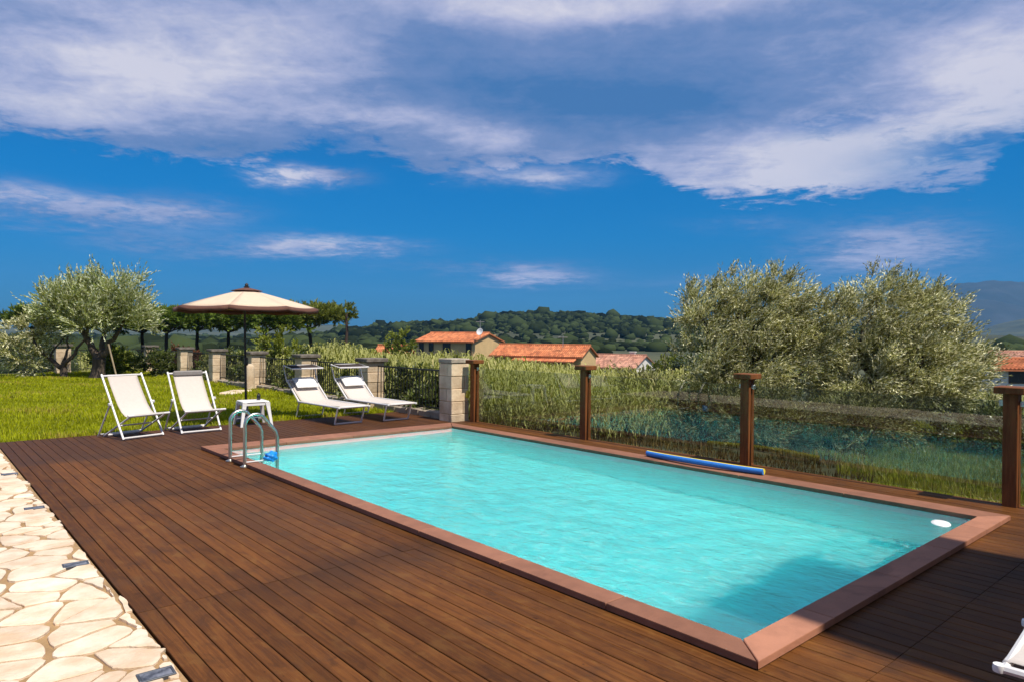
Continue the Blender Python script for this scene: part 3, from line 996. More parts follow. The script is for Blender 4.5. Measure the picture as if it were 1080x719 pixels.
def stone_pillar(x, y, label, h=1.04, capmat='pillar_cap', w=.40, capw=.50, seed=0):
    t = empty('stone_pillar', (x, y, 0), 0, label, 'pillar', 'stone pillars along the garden fence')
    rr = random.Random(seed)
    mb = MB(); n = 5; ch = (h+.1)/n; z = -.1; a = w/2
    core = MB(); core.box((-a+.012, -a+.012, -.1), (a-.012, a-.012, h-.002))
    for k in range(n):
        g = .004
        off = rr.uniform(-.06, .06) + (0.07 if k % 2 else -.07)
        z1 = z+ch-g
        j = [rr.uniform(-.006, .006) for _ in range(8)]
        if k % 2:
            mb.box((-a+j[0], -a+j[1], z), (off-g/2, a+j[2], z1), .010, rr.random()); mb.box((off+g/2, -a+j[3], z), (a+j[4], a+j[5], z1), .010, rr.random())
        else:
            mb.box((-a+j[0], -a+j[1], z), (a+j[2], off-g/2, z1), .010, rr.random()); mb.box((-a+j[3], off+g/2, z), (a+j[4], a+j[5], z1), .010, rr.random())
        z += ch
    mb.build('shaft', 'pillar_stone', t, rnd=True)
    core.build('mortar_core', 'mortar', t)
    c = MB(); b = capw/2
    c.box((-b, -b, h+.001), (b, b, h+.085), .012)
    c.build('cap', capmat, t)
    return t


pl = ['pale stone pillar beside the pool corner, next to the first wooden fence post', 'stone pillar with dark cap behind the canopy of the second sunbed',
      'stone pillar with dark cap behind the canopy of the sunbed beside the table', 'stone pillar behind the cream round topped bollard and the umbrella pole',
      'stone pillar between the right deck chair and the umbrella pole', 'stone pillar seen just above the top of the right deck chair',
      'small far stone pillar above the gap between the two deck chairs']
for i, y in enumerate(PILL_Y):
    if i == 0: stone_pillar(PXX, y, pl[i], 1.08, 'pale_cap', .40, .43, 3)
    else: stone_pillar(PXX, y, pl[i], 1.0, 'pillar_cap', .42, .54, 3+i)
stone_pillar(4.65, 32.2, 'stone pillar behind the small twisted olive tree at the left', 1.06, 'pillar_cap', .5, .62, 31)
stone_pillar(.9, 32.2, 'stone pillar beyond the left edge of the lawn', 1.0, 'pillar_cap', .42, .54, 32)


def railing(p0, p1, label):
    p0 = Vector(p0); p1 = Vector(p1); L = (p1-p0).length
    t = empty('iron_railing', (p0.x, p0.y, 0), math.atan2(p1.y-p0.y, p1.x-p0.x), label, 'railing', 'iron railings between the stone pillars')
    r = MB()
    r.box((0, -.012, .16), (L, .012, .19)); r.box((0, -.012, .90), (L, .012, .93))
    r.build('rail', 'iron', t)
    n = int(L/.112); b = MB()
    for i in range(1, n):
        x = L*i/n
        b.box((x-.0075, -.0075, .191), (x+.0075, .0075, .899))
    b.build('bars', 'iron', t)
    return t


rl = ['dark iron railing behind the right sunbed, beside the pool corner pillar', 'dark iron railing between the two pillars behind the sunbeds', 'dark iron railing between the sunbed pillar and the bollard pillar',
      'dark iron railing bay crossed by the umbrella pole', 'dark iron railing bay above the right deck chair', 'dark iron railing in the farthest bay of the right hand fence']
for i in range(6):
    railing((PXX+.05, PILL_Y[i]+.21, 0), (PXX+.05, PILL_Y[i+1]-.21, 0), rl[i])
railing((7.59, 32.2, 0), (4.91, 32.2, 0), 'dark iron railing at the back of the lawn, behind the large olive trunk')
railing((4.39, 32.2, 0), (1.12, 32.2, 0), 'dark iron railing at the back of the lawn, left of the twisted olive')
for (a, b, lb) in (((PXX-.08, PILL_Y[0]+.23), (PXX+.18, PILL_Y[1]-.24), 'low stone kerb wall under the railing behind the right sunbed'),
                   ((PXX-.08, PILL_Y[1]+.24), (PXX+.18, PILL_Y[2]-.24), 'low stone kerb wall under the railing between the two sunbed pillars'),
                   ((PXX-.08, PILL_Y[2]+.24), (PXX+.18, PILL_Y[3]-.24), 'low stone kerb wall under the railing up to the bollard'),
                   ((PXX-.08, PILL_Y[3]+.24), (PXX+.18, PILL_Y[4]-.24), 'low stone kerb wall beyond the bollard pillar')):
    mb = MB(); L = b[1]-a[1]; k = int(L/.42)
    for i in range(k):
        y0 = a[1]+L*i/k
        mb.box((a[0]+random.uniform(-.015, .015), y0+.004, -.12), (b[0], y0+L/k-.004, .115+random.uniform(-.018, .018)), .018, random.random())
    tag(mb.build('kerb_wall', 'wall_stone', rnd=True), lb, 'low wall', 'low stone kerb under the railings')


# ================================================================== VEGETATION
def tree(name, loc, label, cat, clumps, limbs, mat, twigs, leaf=(.075, .018), twig_len=(.22, .5), up=.6, wind=(0, 0, 0), per=18, bark='bark_olive', group=None, shell=.45, droop=0.0, fan=7, spread=.55):
    """clumps: (x,y,z,rx,ry,rz) relative to loc; limbs: list of (points, radii)"""
    t = empty(name, loc, 0, label, cat, group)
    mb = MB()
    for pts, rad in limbs: mb.tube(pts, rad, 9, rnd=.5)
    vol = np.array([c[3]*c[4]+c[4]*c[5]+c[3]*c[5] for c in clumps]); vol = vol/vol.sum()
    PP, DD, LL, RR = [], [], [], []
    K = fan
    for c, w in zip(clumps, vol):
        ns = max(2, int(twigs*w/K))
        d = unit(rng.normal(size=(ns, 3)))
        lump = 1+.34*np.sin(d[:, 0]*5+c[0]*3)*np.sin(d[:, 1]*5+c[1])+.26*np.sin(d[:, 2]*7+d[:, 0]*4)
        rad = (shell+(1-shell)*rng.uniform(size=ns)**.5)*lump
        ps = np.array(c[:3])+d*np.array(c[3:6])*rad[:, None]
        ds = unit(d*.85+np.array([0, 0, up])+np.array(wind)+rng.normal(size=(ns, 3))*.3)
        ts = rng.beta(1.6, 1.8, ns)
        # each spray: a fan of twigs that share a direction
        n = ns*K
        p = np.repeat(ps, K, 0)+rng.normal(size=(n, 3))*np.array(c[3:6])*.085
        dirs = unit(np.repeat(ds, K, 0)+rng.normal(size=(n, 3))*.30)
        L = rng.uniform(*twig_len, n)
        tt = np.tile(np.linspace(.06, 1, per), (n, 1))+rng.uniform(-.03, .03, (n, per))
        bendv = unit(rng.normal(size=(n, 3))+np.array(wind)*2)*.22
        q = L[:, None]*tt
        pos = p[:, None]+dirs[:, None]*q[..., None]+bendv[:, None]*(q*tt)[..., None]
        pos[..., 2] -= droop*q**2*2
        side = unit(rng.normal(size=(n, per, 3)))
        ld = unit((dirs+bendv*.8)[:, None]*1.0+side*spread)
        tone = np.clip(np.repeat(ts, K)[:, None]*.62+rng.uniform(0, .16, (n, 1))+.16*tt+rng.uniform(0, .16, (n, per)), 0, 1)
        PP.append(pos.reshape(-1, 3)); DD.append(ld.reshape(-1, 3)); RR.append(tone.ravel())
    PP, DD, RR = map(np.concatenate, (PP, DD, RR))
    V, Fq = leaves(PP, DD, leaf[0]*rng.uniform(.7, 1.25, len(PP)), leaf[1]*rng.uniform(.8, 1.2, len(PP)))
    mb.build('trunk', bark, t, smooth=60)
    np_obj('crown', V, Fq, mat, t, rnd=RR)
    return t


def wob(p0, p1, n=7, amp=.08, sag=(0, 0, 0), rr=random):
    p0, p1 = Vector(p0), Vector(p1); out = []
    L = (p1-p0).length
    for i in range(n):
        t = i/(n-1); s = math.sin(t*math.pi)
        out.append(p0.lerp(p1, t)+Vector(sag)*s+Vector((rr.uniform(-1, 1), rr.uniform(-1, 1), rr.uniform(-1, 1)))*amp*L*s)
    return out


def taper(a, b, n=7): return [a+(b-a)*i/(n-1) for i in range(n)]


def rel(r, f):
    """camera-right / forward offset -> world offset"""
    return Wa(r, f)


def C(r, f, z, a, b=None, c=None):
    x, y = rel(r, f); return (x, y, z, a, b or a, c or a)


# left olive: twisted trunk, upright silver sprigs
def left_olive():
    P = lambda r, f, z: (*rel(r, f), z)
    limbs = [([P(-.02, 0, -.1), P(0, 0, .12), P(.03, .02, .45), P(.06, 0, .72)], [.33, .25, .21, .22]),
             (wob(P(.04, 0, .62), P(-.62, .1, 1.75), 8, .05), taper(.16, .08, 8)), (wob(P(-.3, .05, 1.2), P(-1.1, .2, 2.3), 7, .06), taper(.08, .03)),
             (wob(P(.06, 0, .66), P(.85, -.1, 1.7), 8, .06), taper(.13, .05, 8)), (wob(P(.05, 0, .66), P(.1, .3, 1.9), 8, .05), taper(.13, .05, 8)),
             (wob(P(-.4, .05, 1.4), P(-.2, -.5, 2.7), 7, .06), taper(.07, .02)), (wob(P(.5, 0, 1.3), P(1.2, .2, 2.6), 7, .06), taper(.06, .02)),
             (wob(P(.1, .2, 1.6), P(.35, .4, 3.1), 7, .05), taper(.06, .02))]
    cl = [C(-.75, 0, 2.45, 1.0, .95, .62), C(.1, -.2, 2.3, .8, .8, .55), C(.95, 0, 2.4, .8, .85, .62), C(-.45, .2, 3.05, .75, .8, .45), C(.75, .1, 3.05, .65, .7, .5),
          C(-1.45, .1, 2.05, .6, .7, .5), C(-1.25, -.2, 2.75, .5, .6, .4), C(1.35, .1, 2.1, .45, .5, .42), C(-.2, -.4, 1.9, .5, .5, .3)]
    tree('olive_tree', (5.2, 28.6, -.03), 'large gnarled olive tree with silver upright sprigs on the left of the lawn', 'tree', cl, limbs, 'olive_leaf_pale', 2100,
         (.12, .032), (.35, .8), .95, (.12, 0, 0), 20, shell=.3)
    limbs = [([P(0, 0, -.1), P(.02, 0, .15), P(0, 0, .42)], [.17, .12, .11]), (wob(P(0, 0, .36), P(-1.1, 0, 1.35), 9, .05, (0, 0, -.12)), taper(.085, .05, 9)),
             (wob(P(-1.1, 0, 1.35), P(-1.0, 0, 2.1), 6, .08), taper(.05, .03, 6)), (wob(P(0, 0, .38), P(.75, .1, 1.5), 8, .08), taper(.08, .03, 8)),
             (wob(P(0, 0, .38), P(.1, .1, 1.5), 8, .09), taper(.06, .025, 8)), (wob(P(-.5, 0, .75), P(-.1, .3, 1.6), 6, .06), taper(.04, .02, 6))]
    cl = [C(-1.15, .1, 1.75, .55, .6, .45), C(-1.5, 0, .95, .7, .7, .62), C(-.75, .3, 1.55, .5, .6, .3), C(-1.35, .2, .45, .5, .6, .4), C(-1.9, 0, 1.6, .35)]
    tree('olive_tree', (4.25, 29.25, -.03), 'small twisted olive tree with bare crooked limbs in front of a stone pillar', 'tree', cl, limbs, 'olive_leaf', 620, (.11, .03), (.25, .5), .25, (0, 0, 0), 16, shell=.2, droop=.2)


left_olive()


def big_olive(loc, label, cl, mat, twigs, seed, h0=1.1, wind=(0, 0, 0), **kw):
    rr = random.Random(seed)
    k_ = .945
    cl = [(c[0]*k_, c[1]*k_, c[2]*.955, c[3]*k_*.92, c[4]*k_*.92, c[5]*k_*.94) for c in cl]
    P = lambda r, f, z: (*rel(r, f), z)
    limbs = [([P(0, 0, -.3), P(.03, 0, .2), P(-.02, 0, h0)], [.30, .22, .20])]
    for c in cl:
        limbs.append((wob(P(-.02, 0, h0*.9), c[:3], 8, .07, (0, 0, -.1), rr), taper(.10, .02, 8)))
    for i in range(7):
        c = rr.choice(cl); b = rr.choice(cl)
        a = Vector(P(0, 0, h0)).lerp(Vector(c[:3]), rr.uniform(.4, .8))
        limbs.append((wob(a, Vector(b[:3])+Vector((0, 0, rr.uniform(.0, .15))), 7, .07, rr=rr), taper(.045, .012)))
    tree('olive_tree', loc, label, 'tree', cl, limbs, mat, twigs, (.074, .0170), (.18, .46), .45, wind, 19, shell=.45, fan=12, group='olive trees beyond the glass fence', **kw)


big_olive((*Wa(5.15, 15.2), -.75), 'bushy olive tree behind the noodle post, left of the two crowns beyond the glass',
          [C(.15, 0, 2.75, 1.0, .9, .85), C(-.95, 0, 2.75, .75, .8, .7), C(1.05, .2, 2.8, .75, .75, .75), C(-.85, -.2, 1.8, .8, .8, .7), C(.3, -.4, 1.75, .9, .8, .8), C(-.2, .3, 3.35, .75, .7, .5), C(.9, 0, 3.4, .6, .6, .45),
           C(1.2, -.2, 1.7, .7, .7, .8), C(-1.15, .3, 3.15, .4, .5, .35), C(-.1, -.5, .95, 1.1, .7, .6)], 'olive_leaf', 6000, 5, wind=(*rel(.45, -.1), .1))
big_olive((*Wa(8.05, 14.8), -.75), 'broad olive tree at the far right, right of the two crowns beyond the glass',
          [C(0, 0, 2.85, 1.0, .9, .85), C(-.95, 0, 2.5, .8, .8, .8), C(.95, .1, 2.5, .85, .8, .8), C(.4, -.4, 1.8, 1.0, .9, .8), C(-.7, -.4, 1.6, .8, .8, .8), C(1.5, 0, 1.7, .65, .7, .75), C(-.25, .2, 3.4, .65, .7, .45),
           C(.75, .1, 3.15, .5, .5, .45), C(.9, -.3, .95, 1.0, .7, .55), C(-.5, -.5, .8, .9, .6, .5), C(-1.75, .1, 2.3, .55, .6, .6)], 'olive_leaf', 6400, 6, wind=(*rel(.4, -.1), .1))
big_olive((*Wa(7.1, 19.5), -1.0), 'pale olive tree standing back in the gap between the two nearer crowns',
          [C(0, 0, 2.6, 1.2, 1.1, 1.0), C(-.6, 0, 1.6, 1.1, 1, 1), C(.8, 0, 1.9, 1.0, 1, .9)], 'olive_leaf_pale', 2200, 7)


def shrub(loc, label, rx, h, mat, n, leaf=(.07, .035), seed=1, name='shrub', up=.3, per=10, twig=(.1, .3), group='shrubs along the fence', cat='shrub'):
    rr = random.Random(seed)
    cl = []
    for i in range(6):
        cl.append((rr.uniform(-.6, .6)*rx, rr.uniform(-.6, .6)*rx, h*rr.uniform(.3, .75), rx*rr.uniform(.4, .65), rx*rr.uniform(.4, .65), h*rr.uniform(.22, .34)))
    limbs = [(wob((0, 0, -.1), (c[0], c[1], c[2]), 6, .08, rr=rr), taper(.025, .008, 6)) for c in cl]
    return tree(name, loc, label, cat, cl, limbs, mat, n, leaf, twig, up, (0, 0, 0), per, shell=.2, group=group)


# low bush left of the big olives, and undergrowth beneath them
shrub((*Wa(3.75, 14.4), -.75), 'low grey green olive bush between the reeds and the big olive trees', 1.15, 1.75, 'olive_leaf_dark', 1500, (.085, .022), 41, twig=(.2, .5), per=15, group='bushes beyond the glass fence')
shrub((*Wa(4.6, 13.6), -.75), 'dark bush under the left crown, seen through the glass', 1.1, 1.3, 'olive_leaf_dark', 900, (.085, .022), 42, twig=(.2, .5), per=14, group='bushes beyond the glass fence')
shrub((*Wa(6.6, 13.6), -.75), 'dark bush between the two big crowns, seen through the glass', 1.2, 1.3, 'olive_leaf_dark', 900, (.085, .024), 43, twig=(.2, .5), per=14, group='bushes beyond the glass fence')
shrub((*Wa(9.2, 13.4), -.75), 'leafy bush low at the right of the right crown, near the last post', 1.1, 1.1, 'shrub_leaf', 900, (.08, .03), 44, twig=(.2, .4), per=12, group='bushes beyond the glass fence')
shl = [(8.55, 12.0, .62, .95, 'shrub_leaf', 'dark green shrub behind the railing next to the pool corner pillar'), (8.6, 13.2, .7, .9, 'shrub_leaf', 'dark green shrub behind the railing by the second sunbed'),
       (8.6, 15.3, .8, 1.0, 'shrub_leaf', 'dark green shrub behind the railing between the sunbed pillars'), (8.7, 18.6, .9, 1.05, 'shrub_leaf', 'green shrub behind the railing just above the left sunbed'),
       (8.6, 21.9, 1.0, 1.1, 'shrub_leaf', 'green shrub behind the railing beyond the bollard'), (9.3, 22.1, 1.1, 1.75, 'shrub_leaf_lime', 'round yellow green bush rising above the railing between the umbrella pole and left sunbed'),
       (8.6, 25.6, 1.0, .9, 'shrub_leaf', 'green shrub beyond the railing just left of the umbrella pole'), (7.3, 28.6, .7, .8, 'shrub_leaf', 'low plant at the foot of the far fence'),
       (8.6, 30.4, .8, 1.1, 'flower_red', 'reddish brown shrub beyond the far pillars'), (6.2, 31.2, .9, 1.15, 'shrub_leaf_lime', 'light green shrub behind the large olive trunk'),
       (6.0, 29.6, .5, 1.0, 'shrub_leaf_lime', 'young yellow green plant by a leaning stake')]
for i, (x, y, rx, h, mt, lb) in enumerate(shl):
    shrub((x, y, -.3 if x > 8 else -.05), lb, rx, h+(.25 if x > 8 else 0), mt, 520, (.10, .05), 60+i, per=10)
for i, (r, f, rx, h, mt, lb) in enumerate([(-9.3, 30, 1.6, 2.4, 'shrub_leaf', 'leafy bush beyond the back fence, left of the twisted olive')]):
    shrub((*Wa(r*2.2, f), -.8), lb, rx, h, mt, 500, (.13, .06), 90+i, per=10)


# umbrella pines behind the garden
def pine(loc, label, H, rx, mat, seed, lean=0.0):
    rr = random.Random(seed)
    top = H*.78
    P = lambda r, f, z: (*rel(r, f), z)
    limbs = [(wob(P(0, 0, -.3), P(lean, 0, top*.86), 7, .02, rr=rr), taper(.24, .15))]
    cl = []
    k = 8
    for i in range(k):
        a = 6.28*i/k+rr.uniform(-.3, .3); q = rr.uniform(.45, .72)*rx
        c = P(lean+math.cos(a)*q, math.sin(a)*q, H*.80+rr.uniform(-.02, .035)*H)
        cl.append((*c, rx*.54, rx*.54, H*.095))
        limbs.append((wob(P(lean, 0, top*.80), (c[0], c[1], c[2]-.2), 6, .06, rr=rr), taper(.09, .03, 6)))
    cl.append((*P(lean, 0, H*.87), rx*.75, rx*.75, H*.08))
    tree('umbrella_pine', loc, label, 'tree', cl, limbs, mat, 2500, (.38, .105), (.25, .55), .8, (0, 0, 0), 12, 'bark_pine', 'umbrella pines behind the garden', shell=.2)


pines = [(52, 4.0, 'pine_needle', 'leftmost umbrella pine, partly behind the large olive'), (110, 4.0, 'pine_needle', 'umbrella pine whose trunk shows just right of the large olive trunk'),
         (150, 4.0, 'pine_needle', 'umbrella pine left of the sun umbrella, above the far pillars'), (176, 3.7, 'pine_needle', 'umbrella pine under the left tip of the sun umbrella'),
         (208, 4.0, 'pine_needle', 'umbrella pine under the left half of the sun umbrella, above the right deck chair'),
         (241, 3.9, 'pine_needle', 'umbrella pine just left of the sun umbrella pole'), (279, 4.3, 'pine_needle', 'umbrella pine just right of the sun umbrella pole'), (327, 4.3, 'pine_needle_light', 'lighter umbrella pine at the right end of the pine row')]
for i, (u, rx, mt, lb) in enumerate(pines):
    f = 72+(i % 3)*3
    r = (u-540)/735*f
    x, y = Wa(r, f)
    z = float(ground_h(np.array(x), np.array(y)))
    topv = [324, 326, 326, 325, 323, 325, 324, 319][i]
    H = 1.6+(352-topv)/735*f-z
    pine((x, y, z), lb, H, rx*.95, mt, 100+i)
# bare slim trunk at the end of the row
mb = MB(); x, y = Wa((364-540)/735*74, 74); z = float(ground_h(np.array(x), np.array(y)))
mb.tube(wob((0, 0, -.2), (.2, .1, 6.3), 8, .02), taper(.22, .12, 8), 8)
o = mb.build('dead_trunk', 'bark_pine', smooth=60); o.location = (x, y, z); tag(o, 'slim bare pinkish trunk at the right end of the pine row', 'tree trunk')


# lawn grass: nobody could count it
def grass(name, mat, N, xr, yr, hfun, hmin, hmax, wid, keep=None, seed=2, kind_lean=.35):
    r = np.random.default_rng(seed)
    x = r.uniform(*xr, N*3); y = r.uniform(*yr, N*3)
    d = x*SN+y*CS
    lat = x*CS-y*SN
    ok = (d > 1) & (np.abs(lat) < d*.85+1)
    if keep is not None: ok &= keep(x, y)
    pr = np.clip((14/np.maximum(d, 1))**1.2, .08, 1)
    ok &= r.uniform(size=len(x)) < pr
    x, y, d = x[ok][:N], y[ok][:N], d[ok][:N]
    n = len(x)
    patch = .5+.5*np.sin(x*1.7+1)*np.cos(y*1.3)+.3*np.sin(x*4.1+y*3)
    h = r.uniform(hmin, hmax, n)*(.75+.45*np.clip(patch, 0, 1.2))
    w = wid*np.maximum(d/14, .8)*r.uniform(.7, 1.3, n)
    th = r.uniform(0, 6.28, n); ln = r.normal(0, kind_lean, n)
    base = np.stack([x, y, hfun(x, y)-.01], -1)
    s = np.stack([np.cos(th), np.sin(th), np.zeros(n)], -1)*w[:, None]*.5
    b = np.stack([-np.sin(th), np.cos(th), np.zeros(n)], -1)
    mid = base+np.stack([np.zeros(n), np.zeros(n), h*.6], -1)+b*(ln*h*.3)[:, None]
    tip = base+np.stack([np.zeros(n), np.zeros(n), h*(1-.25*np.abs(ln))], -1)+b*(ln*h)[:, None]
    V = np.stack([base-s, base+s, mid+s*.8, mid-s*.8, tip], 1)
    F1 = np.array([[0, 1, 2, 3]]); F2 = np.array([[3, 2, 4, 4]])
    off = (np.arange(n)*5)[:, None, None]
    q = (F1[None]+off).reshape(-1, 4)
    tri = (np.array([[3, 2, 4]])[None]+off).reshape(-1, 3)
    rn = np.clip(.5*patch+r.uniform(0, .55, n), 0, 1)
    # mixed quads and triangles
    me = bpy.data.meshes.new(name); Vf = V.reshape(-1, 3).astype(np.float32)
    me.vertices.add(len(Vf)); me.vertices.foreach_set('co', Vf.ravel())
    loops = np.concatenate([q.ravel(), tri.ravel()]).astype(np.int32)
    me.loops.add(len(loops)); me.loops.foreach_set('vertex_index', loops)
    me.polygons.add(2*n)
    me.polygons.foreach_set('loop_start', np.concatenate([np.arange(n)*4, 4*n+np.arange(n)*3]).astype(np.int32))
    me.update(calc_edges=True)
    a = me.attributes.new('rnd', 'FLOAT', 'FACE'); a.data.foreach_set('value', np.concatenate([rn, rn]).astype(np.float32))
    me.materials.append(MATS[mat])
    o = bpy.data.objects.new(name, me); COL.objects.link(o)
    return tag(o, kind='stuff')


grass('grass', 'grass_blade', 150000, (-3, 7.75), (12.53, 32.6), lawn_h, .05, .125, .016)
grass('meadow_grass', 'meadow_blade', 90000, (8.1, 24), (-4, 16), ground_h, .06, .19, .014, keep=lambda x, y: (x > 8.12) & ((x*CS-y*SN)/np.maximum(x*SN+y*CS, .1) > .47+.06*np.sin(x*3)*np.cos(y*2.3)), seed=5)


grass('dry_weeds', 'weed_blade', 30000, (8.1, 24), (1, 20), ground_h, .06, .22, .018, keep=lambda x, y: (x > 8.12) & ((x*CS-y*SN)/np.maximum(x*SN+y*CS, .1) < .52) & (np.sin(x*2.1+y)*np.cos(y*1.7-x) > -.5), seed=6, kind_lean=.8)


def reeds(name, N, rr_, fr_, hrange, leafw, nl=9, seed=4, keep=None):
    """tall cane and grass thicket: stems with arching leaves"""
    r = np.random.default_rng(seed)
    f = r.uniform(fr_[0], fr_[1], N*4); q = r.uniform(rr_[0], rr_[1], N*4)
    x, y = Wa(q*f, f)
    ok = ((x > 8.45) | (y > 33.6))
    if keep is not None: ok &= keep(x, y, q, f)
    x, y, q, f = x[ok][:N], y[ok][:N], q[ok][:N], f[ok][:N]
    n = len(x); z = ground_h(x, y)
    hm = hrange(q, f, r)-z
    patch = fbm(x*.55, y*.55, seed+3, 4)
    hm = np.clip(hm*r.uniform(.66, 1.06, n)*(1+.10*np.clip(patch, -1.3, 1.3)), .4, 4.2)
    t0 = np.linspace(.12, .98, nl)
    lean = r.normal(0, .10, (n, 2))
    P, D, L, Rn = [], [], [], []
    tone = np.clip(r.beta(2, 2.2, n)+.16*fbm(x*.8+5, y*.8, seed+9, 3), 0, 1)
    V, Fq, rn = [], [], []
    cnt = 0
    wf = leafw*np.maximum(f/20, .7)
    for k in range(nl):
        hh = hm*t0[k]
        b = np.stack([x+lean[:, 0]*hh*t0[k], y+lean[:, 1]*hh*t0[k], z+hh], -1)
        th = r.uniform(0, 6.28, n); out = np.stack([np.cos(th), np.sin(th), np.zeros(n)], -1)
        ln = hm*r.uniform(.20, .36, n)*(1-.35*t0[k])
        a = r.uniform(.5, 1.0, n)
        p1 = b+out*(ln*.35*a)[:, None]+np.stack([0*x, 0*x, ln*.45], -1)
        p2 = b+out*(ln*.75*a)[:, None]+np.stack([0*x, 0*x, ln*.50], -1)
        p3 = b+out*(ln*1.05*a)[:, None]+np.stack([0*x, 0*x, ln*r.uniform(-.1, .6, n)], -1)
        s = np.stack([-np.sin(th), np.cos(th), np.zeros(n)], -1)*(wf*r.uniform(.6, 1.2, n))[:, None]*.5
        V.append(np.stack([b-s*.5, b+s*.5, p1+s, p1-s, p2+s*.7, p2-s*.7, p3+s*.1, p3-s*.1], 1))
        rn.append(np.clip(tone*.75+r.uniform(0, .3, n), 0, 1))
    V = np.concatenate(V).reshape(-1, 3); m = len(V)//8
    F0 = np.array([[0, 1, 2, 3], [3, 2, 4, 5], [5, 4, 6, 7]])
    Fq = (F0[None]+(np.arange(m)*8)[:, None, None]).reshape(-1, 4)
    rn = np.repeat(np.concatenate(rn), 3)
    return tag(np_obj(name, V, Fq, 'reed_leaf', rnd=rn), kind='stuff')


def top_px(pts):
    def h(q, f, r):
        u = 540+735*q
        return 1.6+(352-np.interp(u, [p[0] for p in pts], [p[1] for p in pts]))/735*f
    return h


reeds('reeds', 3600, (-.52, .22), (12.5, 27), top_px([(150, 378), (250, 380), (300, 380), (340, 372), (380, 373), (430, 378), (470, 374), (500, 378), (560, 385), (620, 392), (660, 394), (700, 402)]), .042, 9, 4)
reeds('far_reeds', 3000, (-.62, .26), (27, 66), top_px([(80, 374), (200, 376), (300, 370), (360, 362), (400, 374), (430, 376), (500, 376), (560, 381), (640, 388), (700, 390), (740, 384)]), .040, 8, 9)

reeds('rough_pasture', 2600, (.44, 1.05), (24, 80), lambda q, f, r: ground_h(*Wa(q*f, f))+.75, .045, 7, 17)

